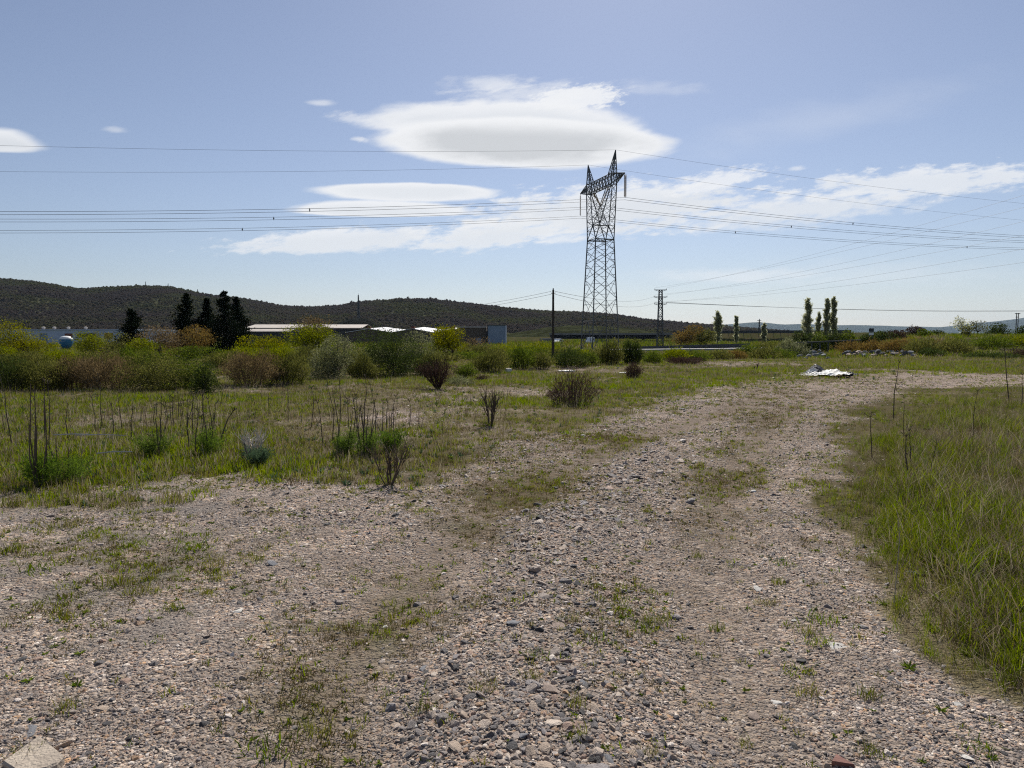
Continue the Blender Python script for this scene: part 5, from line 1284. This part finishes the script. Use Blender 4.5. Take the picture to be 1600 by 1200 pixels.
# ------------------------------------------------------------------ tarpaulin, rubble, larger stones, litter
def tarp():
    g = G(1290, 588); root = empty('tarpaulin', g, .0, label='crumpled white tarpaulin with black folds lying on the track', cat='tarpaulin')
    dd = g[1]; k = dd / FP
    def sheet(name, cx, cy, wx, wy, hgt, seed, m, rot, ridge_, folds=1.0, nx=46, ny=34, lift=.03):
        u, v = np.meshgrid(np.linspace(-1, 1, nx), np.linspace(-1, 1, ny))
        X, Y = u * wx / 2, v * wy / 2
        rg = np.random.default_rng(seed)
        Z = hgt * np.exp(-((u - ridge_) * 1.5) ** 2 - ((v - .15) * 1.2) ** 2)
        for _ in range(7):
            a = rg.uniform(0, 3.14); ph = rg.uniform(0, 6.28); fr = rg.uniform(2.5, 6)
            s = np.sin((np.cos(a) * u + np.sin(a) * v) * fr + ph + .6 * np.sin(u * 2 + v * 3 + ph)); Z += folds * .10 * (1 - np.abs(s)) ** 2 * rg.uniform(.5, 1.3)
        edge = 1 + .16 * (vnoise(u * 2 + seed, v * 2 + 3, seed) - .5)
        X = X * edge; Y = Y * edge
        ca, sa = math.cos(rot), math.sin(rot)
        P = np.stack([cx + X * ca - Y * sa, cy + X * sa + Y * ca, Z * .85 + lift + .03 * u], -1).reshape(-1, 3)
        i = np.arange(ny - 1)[:, None] * nx; j = np.arange(nx - 1)[None, :]
        q = np.stack([i + j, i + j + 1, i + nx + j + 1, i + nx + j], -1).reshape(-1, 4)
        q = np.concatenate([q, q[:, ::-1] + len(P)])
        return MB().add(np.concatenate([P, P - [0, 0, .006]]), q).build(name, M[m], root, True)
    sheet('sheet', 13 * k, -.1, 40 * k, 1.3, .20, 3, 'tarp_w', -.10, -.2, .35, lift=.05)
    sheet('sheet', -17 * k, .15, 30 * k, .8, .07, 5, 'tarp_w', .12, .4, .3, lift=.03)
    sheet('black_fold', 2 * k, 1.0, 34 * k, .9, .40, 8, 'tarp_b', .05, .05, .25)  # black sheets set at the back, front right and left of centre
    sheet('white_fold', -6 * k, .75, 15 * k, .5, .20, 12, 'tarp_w', .5, .2, .3, lift=.06)
    sheet('black_fold', 27 * k, -.55, 15 * k, .45, .12, 15, 'tarp_b', .25, .1, .2, lift=.05)
    sheet('black_fold', -7 * k, .25, 6 * k, .3, .20, 17, 'tarp_b', 0, 0, .15, lift=.04)
tarp()
rs = np.random.default_rng(21)
RM = {k: [stone_mesh(rs, M[k], 3, rs.uniform(.5, .75), 'stone', cuts=14) for _ in range(3)] for k in ('stone_g', 'stone_p', 'stone_w', 'stone_d')}
def rock(px, py, wpx, kind, label, group=None, name='stone', cat='stone', flat_=1.0, sink=.25, v=None):
    p = G(px, py); o = RM[kind][rs.integers(3) if v is None else v].copy(); o.name = name; COL.objects.link(o); s = wpx * p[1] / FP / 2
    o.scale = (s, s * rs.uniform(.8, 1.1), s * flat_); o.location = [p[0], p[1], p[2] + s * flat_ * (.05 + .75 * (sink == 0))]; o.rotation_euler = (rs.normal() * .12, rs.normal() * .12, rs.uniform(0, 6.28))
    return tag(o, label, cat, group)
gr, lr = 'rocks of the small rubble heap left of the tarpaulin line', 'grey broken rock in the small rubble heap beside the round dark bush'
for px, py, w in [(1249, 560, 9), (1256, 558, 11), (1264, 560, 10), (1270, 557, 12), (1276, 560, 11), (1282, 557, 8), (1280, 553, 9), (1288, 560, 9), (1260, 562, 7), (1293, 562, 6), (1243, 562, 6)]: rock(px, py, w * 1.45, 'stone_g', lr, gr, sink=0)
gr, lr = 'rocks of the long rubble row before the rust brambles', 'pale broken rock in the long rubble row before the rust-coloured brambles'
for i in range(40):
    px = 1318 + i * 2.75 + rs.normal() * 1.2; rock(px, 557 + rs.normal() * 2.0 - 1.5 * math.sin((px - 1318) / 110 * 3.1), rs.uniform(7, 15), rs.choice(['stone_g', 'stone_g', 'stone_p', 'stone_d']), lr, gr, sink=0)
for px, py, w, kd, fl, lb in [(805, 972, 34, 'stone_g', .4, 'flat pale grey slab of rock in the middle of the track'), (875, 978, 28, 'stone_p', .5, 'pinkish flat rock beside a green tuft on the track'), (858, 1078, 36, 'stone_p', .45, 'sandy rough rock right of the dark flat stone'), (760, 1076, 30, 'stone_p', .4, 'sandy flat rock behind a small weed'), (884, 1062, 34, 'stone_d', .35, 'dark flat stone between the sandy rocks'),
        (912, 1068, 22, 'stone_g', .6, 'round grey-white rock right of the sandy rough rock'), (888, 1094, 9, 'stone_w', .8, 'small bright white stone below the sandy rough rock'), (650, 1134, 17, 'stone_w', .7, 'white rounded stone in the lower middle gravel'), (630, 1158, 15, 'stone_d', .8, 'dark round pebble left of the white rounded stone'), (602, 980, 11, 'stone_w', .9, 'white pebble below the green patch'),
        (320, 1003, 13, 'stone_d', 1.0, 'upright dark stone in the left gravel'), (985, 1014, 13, 'stone_w', .8, 'white-topped stone right of the middle'), (1112, 897, 14, 'stone_d', .7, 'dark stone on the right wheel track'), (1186, 921, 20, 'stone_w', .3, 'narrow white chip lying on the right track'), (34, 1030, 18, 'stone_d', .9, 'dark pointed stone near the left frame edge'),
        (50, 1140, 44, 'stone_g', .35, 'grey flat rock above the beige slab'), (1250, 1032, 26, 'stone_d', .5, 'dark jagged lump beside a weed on the right track'), (1310, 1010, 34, 'stone_w', .2, 'pale flat chip near the lower right'), (1276, 1122, 12, 'stone_d', .9, 'dark round stone at lower right'), (1512, 1184, 30, 'stone_w', .35, 'long pale stone in the lower right corner'), (1495, 1100, 18, 'stone_w', .6, 'white stone at the lower right grass border'),
        (1430, 895, 34, 'stone_g', .4, 'grey flat rock half hidden at the right grass border'), (618, 806, 14, 'stone_d', .8, 'dark stone near the dead shrub'), (1240, 970, 10, 'stone_w', .9, 'small white stone beside a yellow-green tuft'), (1252, 966, 12, 'stone_p', .7, 'brownish stone beside the small white stone'), (1178, 768, 14, 'stone_w', .6, 'white stone below the right green patch'), (1038, 591, 8, 'stone_w', .7, 'small white stone on the far grass'),
        (902, 913, 22, 'stone_d', .7, 'large dark stone on the central hump'), (838, 790, 16, 'stone_d', .8, 'dark stone at the top of the central hump'), (1010, 545, 5, 'stone_w', .8, 'tiny white stone by the far bushes'), (812, 1150, 40, 'stone_g', .4, 'wide grey stone at the bottom middle'), (950, 1185, 34, 'stone_g', .45, 'grey stone at the bottom edge right of the middle'), (660, 1045, 26, 'stone_g', .5, 'grey rounded stone on the left of the hump'),
        (1180, 1120, 26, 'stone_p', .5, 'sandy stone at the lower right of the track'), (430, 882, 26, 'stone_g', .35, 'pale flat stone in the left gravel'), (370, 955, 22, 'stone_w', .3, 'flat white stone in the left gravel'), (1212, 1098, 20, 'stone_w', .4, 'flat white stone right of the sandy stone')]:
    rock(px, py, wpx=w, kind=kd, label=lb, flat_=fl)
def slab(px, py, w, l, h, m, name, label, cat, rz, poly=None):
    p = G(px, py); mb = MB(); rg = np.random.default_rng(int(px)); n = 9 if poly is None else poly
    a = np.sort(rg.uniform(0, 6.28, n)) if poly is None else np.array([0.2, 2.2, 4.3]); r = rg.uniform(.8, 1.1, n)
    v = np.stack([np.cos(a) * r * w / 2, np.sin(a) * r * l / 2, np.zeros(n)], 1)
    inner = v * .94 + [0, 0, h]
    mb.add(np.concatenate([v - [0, 0, .02], v + [0, 0, h * .8], inner]), [[k * n + i, k * n + (i + 1) % n, (k + 1) * n + (i + 1) % n, (k + 1) * n + i] for k in (0, 1) for i in range(n)])
    mb.add(inner, [list(range(n))])
    o = mb.build(name, M[m]); o.location = [*p]; o.rotation_euler = (.03, -.02, rz); tag(o, label, cat)
slab(62, 1188, .22, .30, .035, 'slab', 'stone_slab', 'flat beige slab at the bottom left corner', 'stone slab', .4)
slab(1312, 1194, .085, .10, .02, 'terracotta', 'tile_shard', 'reddish-brown tile shard at the bottom edge', 'tile shard', 1.3, 3)
for px, py, w, l, lb in [(885, 581, .75, .5, 'white flat board lying behind the twiggy red-brown shrub'), (973, 584, .4, .3, 'small white board lying left of the dark twiggy bush'), (795, 583, .35, .3, 'pale block lying beside the rounded broom')]:
    slab(px, py, w, l, .06 if px != 795 else .18, 'white' if px != 795 else 'stone_w', 'board' if px != 795 else 'stone_block', lb, 'board' if px != 795 else 'stone block', .3)

# ------------------------------------------------------------------ sky, sun, air, camera
EXPO = 0.22
def sky():
    w = bpy.data.worlds.new('World'); S.world = w; w.use_nodes = True
    t = NT(w.node_tree); t.n.clear()
    out = t.node('ShaderNodeOutputWorld'); bg = t.node('ShaderNodeBackground')
    st = t.node('ShaderNodeTexSky', sky_type='NISHITA'); st.sun_disc = False
    st.sun_elevation = SUN_EL; st.sun_rotation = SUN_AZ; st.air_density = 1.0; st.dust_density = 0.4; st.ozone_density = 1.5
    tc = t.node('ShaderNodeTexCoord'); sp = t.node('ShaderNodeSeparateXYZ'); t.l.new(tc.outputs['Generated'], sp.inputs[0])
    yy = t.math('MAXIMUM', sp.outputs[1], .04); az = t.math('DIVIDE', sp.outputs[0], yy); el = t.math('DIVIDE', sp.outputs[2], yy)
    SK = .064
    sk = t.node('ShaderNodeVectorMath', operation='SCALE'); t.l.new(st.outputs[0], sk.inputs[0]); sk.inputs['Scale'].default_value = SK
    tint = t.node('ShaderNodeHueSaturation'); tint.inputs['Saturation'].default_value = .74; t.l.new(sk.outputs[0], tint.inputs['Color'])
    tm = t.node('ShaderNodeMix', data_type='RGBA', blend_type='MULTIPLY'); tm.inputs[0].default_value = 1
    t.l.new(tint.outputs[0], tm.inputs[6]); tm.inputs[7].default_value = (.92, .97, 1.12, 1)
    col = tm.outputs[2]
    def cvec(a, b, c=0.0):
        cb = t.node('ShaderNodeCombineXYZ'); t.l.new(t.math('MULTIPLY', az, a), cb.inputs[0]); t.l.new(t.math('MULTIPLY_ADD', az, c, t.math('MULTIPLY', el, b)), cb.inputs[1]); return cb.outputs[0]
    n_soft = t.noise(cvec(9, 26), 1, 3, .5)
    n_rag = t.noise(cvec(26, 85, -10), 1, 8, .62)
    n_edge = t.math('ADD', t.math('MULTIPLY', n_soft, .62), t.math('MULTIPLY', n_rag, .38))
    n_fine = t.noise(cvec(70, 190, -40), 1, 6, .65)
    # one cloud = a node group evaluated at (az, el)
    g = bpy.data.node_groups.new('lens_cloud', 'ShaderNodeTree')
    names = ['az', 'el', 'noise', 'az0', 'el0', 'ia', 'iup', 'idn', 'tilt', 'amp', 'soft', 'opac', 'bow']
    for nm in names: g.interface.new_socket(nm, in_out='INPUT', socket_type='NodeSocketFloat')
    for nm in ('alpha', 'core', 'v'): g.interface.new_socket(nm, in_out='OUTPUT', socket_type='NodeSocketFloat')
    q = NT(g); gi = q.node('NodeGroupInput').outputs; go = q.node('NodeGroupOutput')
    da = q.math('SUBTRACT', gi['az'], gi['az0'])
    u = q.math('MULTIPLY', da, gi['ia'])
    dv = q.math('SUBTRACT', q.math('SUBTRACT', gi['el'], gi['el0']), q.math('MULTIPLY', da, gi['tilt']))
    dv = q.math('SUBTRACT', dv, q.math('MULTIPLY', q.math('MULTIPLY', u, u), gi['bow']))
    up = q.math('MULTIPLY', dv, gi['iup']); dn = q.math('MULTIPLY', dv, q.math('MULTIPLY', gi['idn'], -1.0))
    v = q.math('MAXIMUM', up, dn)
    r = q.math('SQRT', q.math('ADD', q.math('MULTIPLY', u, u), q.math('MULTIPLY', v, v)))
    k = q.math('ADD', q.math('SUBTRACT', 1.0, r), q.math('MULTIPLY', q.math('SUBTRACT', gi['noise'], .5), gi['amp']))
    mr = q.node('ShaderNodeMapRange', interpolation_type='SMOOTHSTEP'); q.l.new(k, mr.inputs[0]); mr.inputs[1].default_value = 0; q.l.new(gi['soft'], mr.inputs[2])
    q.l.new(q.math('MULTIPLY', mr.outputs[0], gi['opac']), go.inputs['alpha']); q.l.new(k, go.inputs['core']); q.l.new(up, go.inputs['v'])
    E = 2 ** -EXPO
    def ang(px, py):
        d = ray(px, py); return d[0] / d[1], d[2] / d[1]
    white = (.90 * E, .91 * E, .93 * E)
    #        left right top base bottom  tilt(px/px) noise amp soft opacity  shade  bow
    C = [(960, 1640, 130, 185, 230, -.22, n_soft, 1.4, 1.3, .16, 0, 0),
         (960, 1340, 415, 432, 448, 0, n_rag, 1.1, .9, .40, 0, 0),
         (1040, 1700, 395, 430, 455, 0, n_rag, 1.5, 1.2, .22, 0, 0),
         (680, 850, 112, 132, 148, -.03, n_rag, 1.6, .9, .55, 0, 0),
         (930, 1130, 120, 140, 152, .02, n_rag, 1.6, 1.0, .22, 0, 0),
         (660, 985, 122, 150, 176, -.06, n_rag, 2.0, .9, .55, 0, 0),
         (815, 985, 130, 152, 180, -.09, n_fine, 1.5, .45, .9, 0, 0),
         (1185, 1700, 255, 287, 312, -.06, n_rag, 2.3, .6, .85, .04, 0),
         (960, 1510, 295, 330, 362, -.09, n_rag, 1.9, .8, .82, .05, 0),
         (670, 1215, 278, 330, 378, -.09, n_rag, 2.2, .6, .92, .06, 0),
         (1020, 1215, 262, 288, 300, -.22, n_fine, 1.4, .6, .8, 0, 0),
         (315, 760, 352, 378, 398, -.055, n_rag, 1.9, .55, .88, .05, 0),
         (630, 900, 338, 368, 394, -.10, n_rag, 1.9, .55, .88, .05, 0),
         (820, 925, 362, 374, 384, -.06, n_rag, 1.0, .8, .6, 0, 0),
         (432, 760, 310, 331, 340, .01, n_edge, .5, .25, .95, .05, 0),
         (474, 800, 284, 298, 318, .012, n_edge, .6, .25, .96, .05, 0),
         (470, 530, 154, 161, 167, 0, n_rag, 1.2, .9, .5, 0, 0),
         (500, 600, 172, 185, 196, .12, n_fine, 1.5, .9, .5, 0, 0),
         (545, 580, 212, 218, 224, .1, n_fine, 1.3, .8, .6, 0, 0),
         (155, 205, 196, 203, 210, .05, n_rag, 1.2, .9, .35, 0, 0),
         (1225, 1265, 258, 263, 268, -.1, n_fine, 1.3, .8, .5, 0, 0),
         (-90, 82, 198, 226, 240, .03, n_soft, .9, .45, .92, .08, 0),
         (-40, 70, 228, 234, 240, .02, n_rag, .8, .8, .5, .05, 0),
         (538, 1045, 150, 200, 218, .012, n_edge, .60, .26, .93, .07, 0),
         (565, 1072, 180, 219, 267, .022, n_edge, .34, .18, 1.0, .15, 0)]
    for (l, r_, tp, bs, bt, tilt, nz, amp, soft, op, shade, bow) in C:
        gn = t.node('ShaderNodeGroup'); gn.node_tree = g
        a0, e0 = ang((l + r_) / 2, bs); a1 = ang(r_, bs)[0]; et = ang((l + r_) / 2, tp)[1]; eb = ang((l + r_) / 2, bt)[1]
        t.l.new(az, gn.inputs['az']); t.l.new(el, gn.inputs['el']); t.l.new(nz, gn.inputs['noise'])
        for nm, vv in (('az0', a0), ('el0', e0), ('ia', 1 / (a1 - a0)), ('iup', 1 / (et - e0)), ('idn', 1 / (e0 - eb)), ('tilt', -tilt), ('amp', amp), ('soft', soft), ('opac', op), ('bow', bow)): gn.inputs[nm].default_value = vv
        cc = white
        if shade:
            s1 = t.math('MULTIPLY', t.ss(.0, .62, t.math('ADD', gn.outputs['core'], t.math('MULTIPLY', t.math('SUBTRACT', n_edge, .5), .7))), t.ss(.95, .05, gn.outputs['v']))
            s1 = t.math('MULTIPLY', s1, t.math('ADD', .75, t.math('MULTIPLY', n_soft, .5)))
            grey = tuple(c * (1 - 1.9 * shade) for c in (white[0] * .98, white[1], white[2] * 1.02))
            cc = t.mix(s1, white, grey)
        else:
            cc = t.mix(0.0, white, white)
        col = t.mix(gn.outputs['alpha'], col, cc)
    t.l.new(col, bg.inputs[0]); bg.inputs[1].default_value = 1.0
    t.l.new(bg.outputs[0], out.inputs[0])
sky()

def sun():
    L = bpy.data.lights.new('sun', 'SUN'); L.energy = 5.0; L.angle = R(.53); L.color = (1, .95, .87)
    o = bpy.data.objects.new('sun', L); COL.objects.link(o)
    d = Vector((math.sin(SUN_AZ) * math.cos(SUN_EL), math.cos(SUN_AZ) * math.cos(SUN_EL), math.sin(SUN_EL)))
    o.rotation_euler = d.to_track_quat('Z', 'Y').to_euler(); o.location = (20, 60, 80)
sun()

def haze():
    m, t, out = newmat('haze_air')
    v = t.node('ShaderNodeVolumePrincipled'); v.inputs['Color'].default_value = (.62, .80, 1, 1); v.inputs['Density'].default_value = HAZE; v.inputs['Anisotropy'].default_value = .2
    t.l.new(v.outputs[0], out.inputs['Volume'])
    o = MB().box((0, 0, 198), (31400, 31400, 402)).build('haze', m)
    tag(o, 'thin pale air that fades the far ridges to blue', kind='stuff')
HAZE = 2.2e-5
if HAZE: haze()

cam = bpy.data.cameras.new('camera'); co = bpy.data.objects.new('camera', cam); COL.objects.link(co)
cam.sensor_width = 36; cam.lens = 36 * FP / 1600; cam.clip_start = .05; cam.clip_end = 60000
co.location = (0, 0, CAMZ); co.rotation_euler = (math.pi / 2 - TH, 0, 0)
S.camera = co
S.view_settings.view_transform = 'Standard'; S.view_settings.look = 'None'; S.view_settings.exposure = EXPO; S.view_settings.gamma = 1
S.cycles.use_denoising = False; S.cycles.use_adaptive_sampling = False; S.cycles.filter_width = 1.15
S.cycles.max_bounces = 6; S.cycles.diffuse_bounces = 3; S.cycles.transmission_bounces = 4; S.cycles.volume_bounces = 0
S.cycles.transparent_max_bounces = 4
